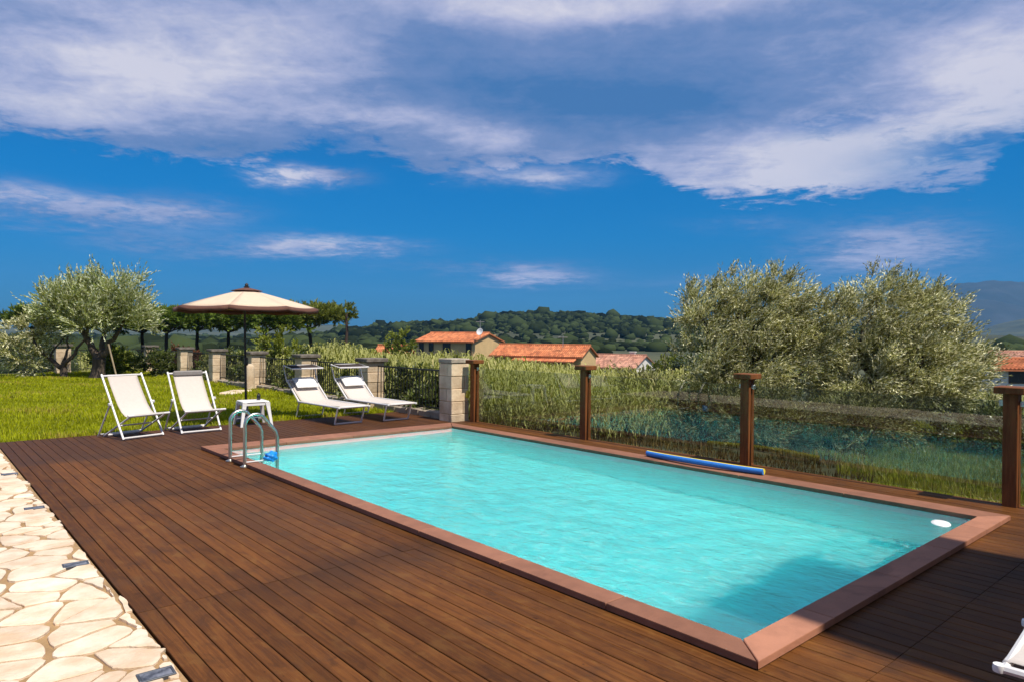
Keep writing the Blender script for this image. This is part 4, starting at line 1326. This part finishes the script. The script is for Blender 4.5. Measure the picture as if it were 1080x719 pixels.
# ================================================================== HOUSES
def house(name, r, f, ang_, L, Wd, eave, rise, label, wallmat, roofmat, windows=(), over=.5, gable_over=.35, chim=(), zb=-6.2, lean=None, roof_lines=True):
    """long axis turned by ang_ from camera-right; front wall towards the viewer; heights absolute"""
    x, y = Wa(r, f)
    t = empty(name, (x, y, 0), -YAW-ang_, label, 'house', 'houses in the valley')
    # local x along the front (left to right), local y away from the viewer; origin at near right corner
    mb = MB()
    vs = [(-L, 0, zb), (0, 0, zb), (0, Wd, zb), (-L, Wd, zb), (-L, 0, eave), (0, 0, eave), (0, Wd, eave), (-L, Wd, eave), (0, Wd/2, eave+rise), (-L, Wd/2, eave+rise)]
    fs = [(0, 1, 5, 4), (1, 2, 6, 8, 5), (2, 3, 7, 6), (3, 0, 4, 9, 7), (3, 2, 1, 0), (4, 5, 8, 9), (6, 7, 9, 8)]
    mb.add(vs, fs); mb.build('wall', wallmat, t)
    rf = MB()
    th = .16; k = rise/(Wd/2)
    for s in (0, 1):
        y0 = -over if s == 0 else Wd+over
        y1 = Wd/2
        z0 = eave-over*k+.03; z1 = eave+rise+.03
        n = max(4, int((L+2*gable_over)/.34))
        for i in range(n):
            xa = -L-gable_over+(L+2*gable_over)*i/n; xb = -L-gable_over+(L+2*gable_over)*(i+1)/n; xm = (xa+xb)/2
            rows = 7
            for j in range(rows):
                ta, tb = j/rows, (j+1)/rows
                ya, yb = y0+(y1-y0)*ta, y0+(y1-y0)*tb; za, zb2 = z0+(z1-z0)*ta, z0+(z1-z0)*tb
                e = .035
                rf.add([(xa, ya, za+.02+e*.4), (xm, ya, za+.11+e), (xb, ya, za+.02+e*.4), (xb, yb, zb2+.02), (xm, yb, zb2+.11), (xa, yb, zb2+.02)], [(0, 1, 4, 5), (1, 2, 3, 4)], random.random())
        rf.add([(-L-gable_over, y0, z0-th), (gable_over, y0, z0-th), (gable_over, y1, z1-th), (-L-gable_over, y1, z1-th), (-L-gable_over, y0, z0), (gable_over, y0, z0), (gable_over, y1, z1), (-L-gable_over, y1, z1)],
               [(0, 1, 2, 3), (0, 1, 5, 4), (1, 2, 6, 5), (3, 0, 4, 7), (4, 5, 6, 7)], .3)
    rf.tube([(-L-gable_over, Wd/2, eave+rise+.12), (gable_over, Wd/2, eave+rise+.12)], .13, 8)
    roof = rf.build('roof', roofmat, t, rnd=True)
    for (cx, cy, ch, cw, cm) in chim:
        c = MB(); c.box((cx-cw/2, cy-cw/2, eave), (cx+cw/2, cy+cw/2, ch), .02); c.box((cx-cw*.65, cy-cw*.65, ch+.001), (cx+cw*.65, cy+cw*.65, ch+.12), .02)
        c.build('chimney', cm, roof)
    for (wx, wz, ww, wh, face) in windows:
        fr = MB(); pn = MB()
        if face == 'front':
            pn.box((wx-ww/2, -.02, wz-wh/2), (wx+ww/2, -.004, wz+wh/2))
            for a, b in (((wx-ww/2-.10, wz-wh/2-.10), (wx-ww/2, wz+wh/2+.10)), ((wx+ww/2, wz-wh/2-.10), (wx+ww/2+.10, wz+wh/2+.10)), ((wx-ww/2, wz+wh/2), (wx+ww/2, wz+wh/2+.10)), ((wx-ww/2, wz-wh/2-.1), (wx+ww/2, wz-wh/2))):
                fr.box((a[0], -.06, a[1]), (b[0], -.003, b[1]))
        else:
            pn.box((.004, wx-ww/2, wz-wh/2), (.02, wx+ww/2, wz+wh/2))
            for a, b in (((wx-ww/2-.08, wz-wh/2-.08), (wx-ww/2, wz+wh/2+.08)), ((wx+ww/2, wz-wh/2-.08), (wx+ww/2+.08, wz+wh/2+.08)), ((wx-ww/2, wz+wh/2), (wx+ww/2, wz+wh/2+.08)), ((wx-ww/2, wz-wh/2-.08), (wx+ww/2, wz-wh/2))):
                fr.box((.003, a[0], a[1]), (.06, b[0], b[1]))
        w = fr.build('window', 'shutter_wood', t); pn.build('pane', 'window_dark', w)
    if lean:
        lx0, lx1, dpt, z0, z1 = lean
        q = MB()
        n = int((lx1-lx0)/.34)
        for i in range(n):
            xa = lx0+(lx1-lx0)*i/n; xb = lx0+(lx1-lx0)*(i+1)/n; xm = (xa+xb)/2
            q.add([(xa, -dpt, z0), (xm, -dpt, z0+.09), (xb, -dpt, z0), (xb, -.01, z1), (xm, -.01, z1+.09), (xa, -.01, z1)], [(0, 1, 4, 5), (1, 2, 3, 4)], random.random())
        q.add([(lx0, -dpt, z0-.14), (lx1, -dpt, z0-.14), (lx1, -.01, z1-.14), (lx0, -.01, z1-.14), (lx0, -dpt, z0), (lx1, -dpt, z0), (lx1, -.01, z1), (lx0, -.01, z1)], [(0, 1, 2, 3), (0, 1, 5, 4), (1, 2, 6, 5), (3, 0, 4, 7)], .3)
        q.build('porch_roof', roofmat, t, rnd=True)
        for xx in np.linspace(lx0+.3, lx1-.3, 5):
            pw = MB(); pw.box((xx-.12, -dpt+.1, zb), (xx+.12, -dpt+.34, z0-.15)); pw.build('porch_post', wallmat, t)
    return t


def zpx(v, f): return 1.6+(352-v)/735*f


f = 118
h1 = house('farm_house', (499-540)/735*f, f, R(32), 12.4, 9.0, zpx(358.5, f), 1.35, 'ochre house with dark windows and a satellite dish, left of the middle house', 'render_ochre', 'roof_tile',
           [(-11.2, zpx(365, f), .9, 1.5, 'front'), (-9.0, zpx(365, f), .9, 1.5, 'front'), (-5.6, zpx(366, f), 1.5, 1.6, 'front'), (-.9, zpx(366.5, f), 1.0, 1.8, 'front')],
           chim=[(-.8, 7.0, zpx(352.5, f), .8, 'render_ochre')])
f = 104
house('farm_house', (613-540)/735*f, f, R(27), 15.2, 6.4, zpx(373, f), 1.45, 'ochre house with orange roof and a low porch roof, in the middle of the houses', 'render_ochre', 'roof_tile',
      [(-7.5, zpx(384, f), 1.0, 1.4, 'front'), (-3.5, zpx(384, f), 1.0, 1.4, 'front')], lean=(-11, -.6, 1.8, zpx(379, f), zpx(375.5, f)))
f = 122
house('farm_house', (669-540)/735*f, f, R(30), 9.5, 11.5, zpx(385, f), 2.0, 'white walled house with a faded pink tiled roof, right of the ochre houses', 'render_white', 'roof_tile_faded',
      [(4.6, zpx(389, f), 1.0, 1.3, 'side'), (7.4, zpx(389, f), 1.0, 1.3, 'side')], chim=[(-3.0, 7.5, zpx(369, f+6), .9, 'render_white')])
f = 100
house('farm_house', (424-540)/735*f, f, R(20), 4.8, 4.0, zpx(375, f), 1.5, 'small building whose orange roof peeps above the reeds, left of the ochre houses', 'render_ochre', 'roof_tile', [(-2.2, zpx(382, f), .8, 1, 'front')])
f = 66
house('farm_house', (1112-540)/735*f, f, R(8), 5.6, 5.0, zpx(383, f), .75, 'white building with a red roof and dark openings at the right edge', 'render_white', 'roof_tile',
      [(-2.9, zpx(391, f), 1.9, 1.3, 'front')])
f = 85
house('farm_house', (1120-540)/735*f, f, R(8), 7.2, 5.0, zpx(372, f), .6, 'pale building standing behind the red roofed one at the right edge', 'render_white', 'roof_tile_faded', [(-3.9, zpx(375, f), 1.2, .9, 'front')])
f = 880
house('hill_house', (657-540)/735*f, f, R(20), 13, 10, zpx(337.5, f), 2.5, 'tiny pale house among the trees on the hill ridge', 'render_ochre', 'roof_tile_faded', zb=zpx(346, f))


def antenna(r, f, z0, z1, label, dish=False):
    x, y = Wa(r, f)
    t = empty('roof_antenna', (x, y, 0), -YAW, label, 'antenna', 'antennas on the house roofs')
    mb = MB(); mb.tube([(0, 0, z0), (0, 0, z1)], .055, 6); mb.build('mast', 'antenna_metal', t)
    b = MB(); b.tube([(-.7, 0, z1-.25), (.7, 0, z1-.25)], .04, 6)
    for k in range(5): b.tube([(-.6+.3*k, -.3, z1-.25), (-.6+.3*k, .3, z1-.25)], .03, 5)
    b.build('elements', 'antenna_metal', t)
    if dish:
        d = MB(); d.lathe([(.001, 0), (.25, .02), (.5, .09), (.62, .16), (.6, .165), (.48, .10), (.001, .02)], 18)
        o = d.build('dish', 'white_plastic', t, smooth=50); o.location = (0, -.25, z0+1.0); o.rotation_euler = (R(70), 0, R(-30))


antenna((506.5-540)/735*118, 117.5, zpx(355, 118), zpx(336.5, 118), 'tall roof antenna with a white satellite dish on the left ochre house', True)
antenna((594-540)/735*106, 106.5, zpx(364, 106), zpx(352, 106), 'thin roof antenna mast on the middle ochre house')
# lime tree in front of the small roof
shrub((*Wa((415-540)/735*96, 99), -5.6), 'yellow green tree between the small orange roof and the ochre house', 2.6, zpx(350, 96)+5.6, 'shrub_leaf_lime', 900, (.4, .2), 120, name='round_tree', group='trees near the houses', cat='tree', twig=(.4, .9))
shrub((*Wa((712-540)/735*110, 110), -6), 'light green tree right of the white house', 4.0, zpx(375, 110)+6.5, 'shrub_leaf_lime', 800, (.4, .2), 121, name='round_tree', group='trees near the houses', cat='tree', twig=(.4, .9))
shrub((*Wa((735-540)/735*90, 90), -6), 'dark green tree just left of the big olive crown', 4.0, zpx(368, 90)+6.5, 'shrub_leaf', 800, (.4, .2), 122, name='round_tree', group='trees near the houses', cat='tree', twig=(.4, .9))


# house behind the viewpoint whose corner shades the pool's near end
def own_house():
    t = empty('villa', (0, 0, 0), 0, 'plastered villa behind the viewpoint whose corner shades the near end of the pool', 'house')
    mb = MB()
    mb.box((-9, -13, -.05), (14, -5.4, 6.4)); mb.box((4.16, -5.39, -.05), (6.44, SHADE_Y, SHADE_H))
    mb.build('wall', 'render_ochre', t)
    rf = MB(); rf.box((-9.4, -13.4, 6.401), (14.4, -5.0, 6.6), .03)
    rf.build('roof', 'roof_tile', t)
    c = MB(); c.box((4.10, -5.6, SHADE_H+.001), (6.50, SHADE_Y+.06, SHADE_H+.12), .02); c.build('tower_cap', 'roof_tile', t)
    for wx, wy, wz in [(q, -5.4, h) for q in (-6, -2, 1.2, 9.5) for h in (.9, 4.0)]+[(5.3, SHADE_Y, 1.0), (5.3, SHADE_Y, 4.2), (5.3, SHADE_Y, 6.8)]:
        w = MB(); w.box((wx-.6, wy+.002, wz), (wx+.6, wy+.04, wz+1.3)); f_ = w.build('window', 'shutter_wood', t)
        p = MB(); p.box((wx-.5, wy+.041, wz+.1), (wx+.5, wy+.045, wz+1.2)); p.build('pane', 'window_dark', f_)
    d = MB(); d.box((2.4, -5.398, 0), (3.4, -5.35, 2.1)); d.build('door', 'shutter_wood', t)


SHADE_H = 9.0
SHADE_Y = 2.45-SHADE_H/math.tan(SUN_EL)
own_house()


# ================================================================== FURNITURE
def deck_chair(loc, rz, label, band):
    """sling chair: front at local -y, back leans to +y"""
    t = empty('deck_chair', loc, rz, label, 'deck chair', 'folding deck chairs at the edge of the lawn')
    w = .31; r = .0155
    f1 = MB()
    for s in (-1, 1): f1.tube([(s*w, 0, .015), (s*w, .62, .965)], r, 8)
    f1.tube([(-w, .01, .03), (w, .01, .03)], r, 8); f1.tube([(-w, .605, .94), (w, .605, .94)], r, 8)
    f1.build('back_frame', 'white_metal', t, smooth=40)
    f2 = MB(); w2 = .275
    for s in (-1, 1): f2.tube([(s*w2, -.14, .37), (s*w2, .60, .02)], r, 8)
    f2.tube([(-w2-.05, -.14, .372), (w2+.05, -.14, .372)], r*1.15, 8); f2.tube([(-w2, .22, .20), (w2, .22, .20)], r*.8, 8); f2.tube([(-w2, .575, .03), (w2, .575, .03)], r, 8)
    f2.build('seat_frame', 'white_metal', t, smooth=40)
    f3 = MB(); w3 = .335
    for s in (-1, 1): f3.tube([(s*w3, .33, .52), (s*w3, .66, .02)], r*.8, 8); f3.box((s*w3-.02, .30, .50), (s*w3+.02, .36, .545), .008)
    f3.tube([(-w3, .645, .04), (w3, .645, .04)], r*.8, 8)
    f3.build('rear_prop', 'white_metal', t, smooth=40)
    prof = [(-.155, .385), (-.14, .392), (-.10, .372), (0, .335), (.10, .335), (.20, .39), (.30, .485), (.40, .62), (.50, .775), (.58, .90), (.605, .958), (.622, .95)]
    sl = MB(); vs = []; n = 9; sw = .232
    for (y, z) in prof:
        for k in range(n):
            x = -sw+2*sw*k/(n-1)
            vs.append((x, y, z+.014*(abs(x)/sw)**2*(1 if .0 < y < .5 else 0)))
    fs = [(i*n+k, i*n+k+1, (i+1)*n+k+1, (i+1)*n+k) for i in range(len(prof)-1) for k in range(n-1)]
    sl.add(vs, fs); o = sl.build('sling', 'sling_fabric', t, smooth=70)
    md = o.modifiers.new('thick', 'SOLIDIFY'); md.thickness = .004
    if band:
        b = MB(); b.box((-.24, .555, .895), (.24, .60, .985), .02)
        o = b.build('head_roll', 'grey_fabric', t); 
    return t


deck_chair((2.75, 11.72, 0), R(17), 'white sling deck chair on the left, nearest the stone paving', False)
deck_chair((3.62, 11.79, 0), R(5), 'white sling deck chair with a grey head roll, right of the other deck chair', True)


def sun_lounger(label, group='sun loungers on the deck'):
    """foot at local y=0, head towards +y"""
    t = empty('sun_lounger', (0, 0, 0), 0, label, 'sun lounger', group)
    w = .30; z = .325; r = .0175
    fr = MB()
    for s in (-1, 1):
        fr.tube([(s*w, 0, z), (s*w, 1.56, z)], r, 8)
    fr.tube([(-w, .012, z), (w, .012, z)], r, 8); fr.tube([(-w, 1.54, z-.02), (w, 1.54, z-.02)], r, 8)
    fr.build('side_rails', 'white_metal', t, smooth=40)
    for s in (-1, 1):
        cp = MB(); cp.lathe([(.001, -.016), (.022, -.014), (.024, 0), (.022, .014), (.001, .016)], 10, (s*w, -.006, z))
        cp.build('end_cap', 'white_plastic', t, smooth=60)
    bk = MB()
    for s in (-1, 1): bk.tube([(s*w, 1.52, z+.005), (s*w, 2.02, .70)], r, 8)
    bk.tube([(-w, 2.02, .70), (w, 2.02, .70)], r, 8)
    bk.build('backrest_frame', 'white_metal', t, smooth=40)
    for (y0, y1, wi) in ((.10, .20, .265), (1.56, 1.68, .27)):
        l = MB()
        for s in (-1, 1): l.tube([(s*wi, y0, z-.02), (s*wi, y1, .02)], r*.95, 8)
        l.tube([(-wi, y1, .022), (wi, y1, .022)], r*.95, 8)
        l.build('leg_frame', 'white_metal', t, smooth=40)
    st = MB(); hw = .268; n = 7
    prof = [(.004, z-.012), (.0, z+.012), (.03, z+.020), (.5, z+.004), (1.0, z-.002), (1.46, z+.010), (1.54, z+.035), (1.75, .50), (1.9, .61), (2.02, .712)]
    vs = [(-hw+2*hw*k/(n-1), y, zz-.012*(1-(2*k/(n-1)-1)**2)) for (y, zz) in prof for k in range(n)]
    st.add(vs, [(i*n+k, i*n+k+1, (i+1)*n+k+1, (i+1)*n+k) for i in range(len(prof)-1) for k in range(n-1)])
    o = st.build('sling', 'sling_fabric', t, smooth=70)
    md = o.modifiers.new('thick', 'SOLIDIFY'); md.thickness = .004
    pb = bmesh.new(); bmesh.ops.create_cube(pb, size=1.0)
    bmesh.ops.subdivide_edges(pb, edges=pb.edges[:], cuts=5, use_grid_fill=True)
    for v in pb.verts:
        x, y, zz = v.co*2
        k = (1-abs(x)**6*.35)*(1-abs(y)**6*.35)
        v.co = Vector((x*.225*(1-.06*abs(zz)), y*.15*(1-.08*abs(zz)), zz*.05*k*(1-.45*max(abs(x), abs(y))**3)))
    M = Matrix.Translation((0, 1.845, .66)) @ Matrix.Rotation(R(36.5), 4, 'X')
    p = MB(); p.bm(pb, .5, M); p.build('pillow', 'pillow_fabric', t, smooth=80)
    ar = MB()
    for s in (-1, 1):
        ar.tube([(s*(w+.022), 1.98, .67), (s*(w+.022), 2.14, .985), (s*(w+.022), 1.76, .935)], .012, 8)
    ar.tube([(-w-.022, 2.14, .985), (w+.022, 2.14, .985)], .012, 8); ar.tube([(-w-.03, 1.76, .935), (w+.03, 1.76, .935)], .015, 8)
    ar.build('canopy_arms', 'white_metal', t, smooth=40)
    cn = MB(); n = 7; prof = [(2.14, .999), (2.04, .985), (1.95, .972), (1.86, .962), (1.775, .952)]
    vs = [(-.30+.60*k/(n-1), y, zz-.010*(1-(2*k/(n-1)-1)**2)) for (y, zz) in prof for k in range(n)]
    cn.add(vs, [(i*n+k, i*n+k+1, (i+1)*n+k+1, (i+1)*n+k) for i in range(len(prof)-1) for k in range(n-1)])
    o = cn.build('canopy', 'shade_fabric', t, smooth=70)
    md = o.modifiers.new('thick', 'SOLIDIFY'); md.thickness = .004
    return t


b1 = sun_lounger('white sunbed with dark sunshade and pillow, the left of the pair behind the pool')
b1.location = (5.99, 11.13, 0); b1.rotation_euler.z = R(2)
b2 = copy_tree(b1); b2['label'] = 'white sunbed with dark sunshade and pillow, the right of the pair, nearer the stone pillar'
b2.location = (6.93, 11.05, 0); b2.rotation_euler.z = R(1)
b3 = copy_tree(b1); b3['label'] = 'white sunbed cut off by the bottom right corner, only its foot corner showing'
b3.location = (3.50, .80, 0); b3.rotation_euler.z = R(180+4)


def parasol():
    t = empty('sun_umbrella', (4.74, 12.9, 0), 0, 'beige sun umbrella with a dark brown border, open over the lawn edge', 'umbrella')
    nr = 8; R0 = 1.29; zt = 2.415; zr = 2.06; a0 = R(12)
    def rim(k, rad): return Vector((math.cos(a0+2*math.pi*k/nr)*rad, math.sin(a0+2*math.pi*k/nr)*rad, 0))
    def panel(mb, ra, rb, steps=6, off=0.0):
        for k in range(nr):
            m_ = 6; rows = []
            for i in range(steps+1):
                rad = ra+(rb-ra)*i/steps
                z = zr+(zt-zr)*(1-(rad/R0)**1.12)
                row = []
                for j in range(m_+1):
                    u = j/m_; p = rim(k, rad).lerp(rim(k+1, rad), u)
                    sag = -.05*(rad/R0)**2*4*u*(1-u)*.5
                    row.append((p.x, p.y, z+sag+off))
                rows.append(row)
            vs = [p for row in rows for p in row]
            mb.add(vs, [(i*(m_+1)+j, i*(m_+1)+j+1, (i+1)*(m_+1)+j+1, (i+1)*(m_+1)+j) for i in range(steps) for j in range(m_)])
    m1 = MB(); panel(m1, .06, 1.22); c = m1.build('canopy', 'canvas_beige', t, smooth=14)
    m2 = MB(); panel(m2, 1.22, R0, 2)
    # hanging valance
    for k in range(nr):
        a, b = rim(k, R0), rim(k+1, R0); row = []
        for j in range(7):
            u = j/6; p = a.lerp(b, u); row.append((p.x, p.y, zr-.05*4*u*(1-u)*.5))
        low = [(x*1.0, y*1.0, z-.065-.008*math.sin(j*1.9+k)) for j, (x, y, z) in enumerate(row)]
        m2.add(row+low, [(j, j+1, 8+j, 7+j) for j in range(6)])
    bd = m2.build('border', 'canvas_brown', t, smooth=14)
    for o in (c, bd):
        md = o.modifiers.new('thick', 'SOLIDIFY'); md.thickness = .003
    m3 = MB(); panel(m3, .03, .29, 3, .035); v = m3.build('vent', 'canvas_brown', t, smooth=14)
    md = v.modifiers.new('thick', 'SOLIDIFY'); md.thickness = .003
    f_ = MB(); f_.lathe([(.001, 2.445), (.05, 2.447), (.055, 2.46), (.03, 2.47), (.034, 2.50), (.022, 2.515), (.001, 2.53)], 12); f_.build('finial', 'dark_metal', t, smooth=50)
    p = MB(); p.tube([(.0, 0, .05), (-.035, .02, 2.40)], .021, 10); p.build('pole', 'dark_metal', t, smooth=50)
    cr = MB(); cr.box((-.045, -.06, 1.02), (.015, .03, 1.17), .015); cr.build('crank', 'dark_metal', t)
    for k in range(nr):
        rb = MB(); a = rim(k, 1.0)
        rb.tube([(-.03, .02, zt-.03)]+[tuple(rim(k, q)+Vector((0, 0, zr+(zt-zr)*(1-(q/R0)**1.12)-.014))) for q in (.4, .8, 1.27)], .009, 6)
        rb.tube([(-.03, .02, 2.06), tuple(rim(k, .62)+Vector((0, 0, zr+(zt-zr)*(1-(.62/R0)**1.12)-.02)))], .008, 6)
        rb.build('rib', 'dark_metal', t)
    b = MB(); b.box((-.24, -.24, .002), (.24, .24, .075), .015); b.lathe([(.04, .07), (.035, .32), (.001, .32)], 10); b.build('base', 'base_grey', t)
    return t


parasol()


def side_table():
    t = empty('side_table', (4.63, 12.28, 0), R(-6), 'white plastic side table between the deck chairs and the sunbeds', 'table')
    top = MB(); a = .225; top.box((-a, -a, .405), (a, a, .43), .01); 
    for (p, q) in (((-a+.01, -a+.01), (a-.01, -a+.03)), ((-a+.01, a-.03), (a-.01, a-.01)), ((-a+.01, -a+.031), (-a+.03, a-.031)), ((a-.03, -a+.031), (a-.01, a-.031))):
        top.box((p[0], p[1], .355), (q[0], q[1], .4045), .004)
    top.build('table_top', 'white_plastic', t)
    for sx in (-1, 1):
        for sy in (-1, 1):
            l = MB()
            ts = [(.405, .205, .040), (.34, .212, .032), (.2, .232, .026), (0, .262, .019)]
            vs = []
            for (z, c, hw) in ts:
                for (dx, dy) in ((-1, -1), (1, -1), (1, 1), (-1, 1)): vs.append((sx*c+dx*hw-sx*hw*.3, sy*c+dy*hw-sy*hw*.3, z))
            fs = [(i*4+k, i*4+(k+1) % 4, (i+1)*4+(k+1) % 4, (i+1)*4+k) for i in range(3) for k in range(4)]+[(0, 1, 2, 3), (12, 13, 14, 15)]
            l.add(vs, fs); l.build('leg', 'white_plastic', t)


side_table()
mb = MB(); mb.lathe([(.001, 0), (.028, .002), (.032, .01), (.032, .075), (.024, .092), (.013, .10), (.013, .12), (.001, .122)], 14)
o = mb.build('bottle', 'black_plastic', smooth=45); o.location = (4.75, 12.33, .432); tag(o, 'small black bottle standing on the white side table', 'bottle')


def ladder():
    t = empty('pool_ladder', (0, 8.66, 0), 0, 'stainless steel pool ladder with two arched handrails over the left coping', 'pool ladder')
    for s in (-1, 1):
        y = s*.25
        pts = [(3.075, y, .012), (3.075, y, .46)]
        for k in range(9):
            a = math.pi-math.pi*.72*k/8
            pts.append((3.075+.13+.13*math.cos(a), y, .50+.13*math.sin(a)))
        pts += [(3.40, y, .47), (3.455, y, .40), (3.475, y, .33), (3.475, y, -.95)]
        r = MB(); r.tube(pts, .021, 10); hr = r.build('handrail', 'steel', t, smooth=60)
        fl = MB(); fl.lathe([(.001, 0), (.055, .001), (.055, .012), (.03, .02), (.022, .03)], 16, (3.075, y, .002)); fl.build('flange', 'steel', hr, smooth=40)
        b = MB(); b.box((3.06, y-.014, .052), (3.48, y+.014, .066), .003); b.build('brace', 'white_metal', hr)
    for k in range(3):
        st = MB(); st.box((3.44, -.25, -.30-.27*k), (3.52, .25, -.27-.27*k), .006); st.build('step', 'white_plastic', t)


ladder()


def blue_cloth():
    bm = bmesh.new(); bmesh.ops.create_icosphere(bm, subdivisions=3, radius=1)
    for v in bm.verts:
        d = v.co.copy(); k = 1+.22*math.sin(d.x*5+1)*math.sin(d.y*6)+.16*math.sin(d.z*7+d.x*4)
        v.co = Vector((d.x*.075*k, d.y*.065*k, max(d.z, -.75)*.06*k))
    m = MB(); m.bm(bm); o = m.build('pool_cloth', 'bright_blue', smooth=60); o.location = (3.36, 8.33, .105)
    tag(o, 'crumpled bright blue cloth at the foot of the pool ladder', 'cloth')


blue_cloth()


def noodle():
    t = empty('pool_noodle', (7.27, 4.05, .046), 0, 'blue and yellow foam pool noodle lying on the far coping', 'pool noodle')
    L = 1.62; r = .036; n = 14; N = 22
    path = [(.03-.10*math.sin(math.pi*i/N*1.0)-.015*(i/N), L*i/N, r+.004+.012*max(0, math.sin(math.pi*i/N))**2) for i in range(N+1)]
    for nm, mt, a0, a1 in (('blue_half', 'foam_blue', R(112), R(278)), ('yellow_half', 'foam_yellow', R(-82), R(112))):
        m = MB(); vs = []
        for (x, y, z) in path:
            for k in range(n+1):
                a = a0+(a1-a0)*k/n
                vs.append((x+math.cos(a)*r, y, z+math.sin(a)*r))
        fs = [(i*(n+1)+k, i*(n+1)+k+1, (i+1)*(n+1)+k+1, (i+1)*(n+1)+k) for i in range(N) for k in range(n)]
        for e, i in ((0, 0), (1, N)):
            c = len(vs); vs.append(path[i])
            for k in range(n): fs.append((i*(n+1)+k, i*(n+1)+k+1, c))
        m.add(vs, fs); m.build(nm, mt, t, smooth=50)


noodle()
mb = MB(); mb.lathe([(.001, -.02), (.066, -.018), (.078, 0), (.072, .008), (.035, .013), (.001, .014)], 22)
o = mb.build('chlorine_float', 'white_plastic', smooth=50); o.location = (6.93, 2.15, -.04); o.rotation_euler = (R(4), R(-5), 0); tag(o, 'white oval float on the water in the near right corner of the pool', 'pool float')

lamp_labels = ['recessed floor light in the stone paving nearest the camera', 'second recessed floor light from the camera in the stone paving', 'third recessed floor light from the camera, beside the deck edge', 'farthest recessed floor light in the stone paving']
for y, lb in zip((3.54, 5.59, 7.63, 9.65), lamp_labels):
    t = empty('floor_light', (.885, y, 0), R(random.uniform(-4, 4)), lb, 'floor light', 'recessed lights along the paving edge')
    m = MB(); a, b = .078, .05
    for (p, q) in (((-a, -b), (a, -b+.012)), ((-a, b-.012), (a, b)), ((-a, -b+.0125), (-a+.012, b-.0125)), ((a-.012, -b+.0125), (a, b-.0125))): m.box((p[0], p[1], -.03), (q[0], q[1], .009), .002)
    m.build('frame', 'lamp_steel', t)
    g_ = MB(); g_.box((-a+.0125, -b+.0125, -.03), (a-.0125, b-.0125, .0078), .001); g_.build('lens', 'lamp_glass', t)

# bollard, slab, rock, stake, yellow sponge
mb = MB(); mb.lathe([(.001, -.08), (.125, -.08), (.122, .60), (.112, .68), (.08, .73), (.04, .752), (.001, .757)], 18)
o = mb.build('bollard', 'pillar_stone', smooth=50, rnd=True); o.location = (7.36, 19.75, 0); tag(o, 'cream round topped stone bollard beside the umbrella pole on the lawn', 'bollard')
mb = MB(); mb.box((-.5, -.28, -.05), (.5, .28, .05), .03)
o = mb.build('stone_slab', 'paving_stone', rnd=True); o.location = (6.78, 19.2, 0); o.rotation_euler.z = R(50); tag(o, 'flat cream stone slab in the grass by the bollard', 'stone slab')
bm = bmesh.new(); bmesh.ops.create_icosphere(bm, subdivisions=3, radius=.24)
for v in bm.verts:
    k = 1+.14*math.sin(v.co.x*14)*math.sin(v.co.y*11+1)+.1*math.sin(v.co.z*17); v.co *= k; v.co.z *= .75
m = MB(); m.bm(bm); o = m.build('rock', 'rock_grey', smooth=40); o.location = (7.35, 28.9, .08); tag(o, 'pale grey rock at the foot of the far fence', 'rock')
mb = MB(); mb.tube([(0, 0, -.05), (-.28, .05, 1.25)], .025, 7)
o = mb.build('garden_stake', 'stake_wood', smooth=50); o.location = (*Wa((125-540)/735*22.5, 22.5), 0); tag(o, 'thin pale stake leaning in the lawn behind the left deck chair', 'stake')
mb = MB(); mb.box((-.045, -.02, -.07), (.045, .02, .07), .018); mb.tube([(0, 0, .06), (0, .01, .16)], .006, 6)
o = mb.build('sponge', 'yellow_rubber'); o.location = (7.96, 10.395, .50); o.rotation_euler = (0, R(14), 0); tag(o, 'yellow sponge hanging on the stone pillar beside the wooden post', 'sponge')
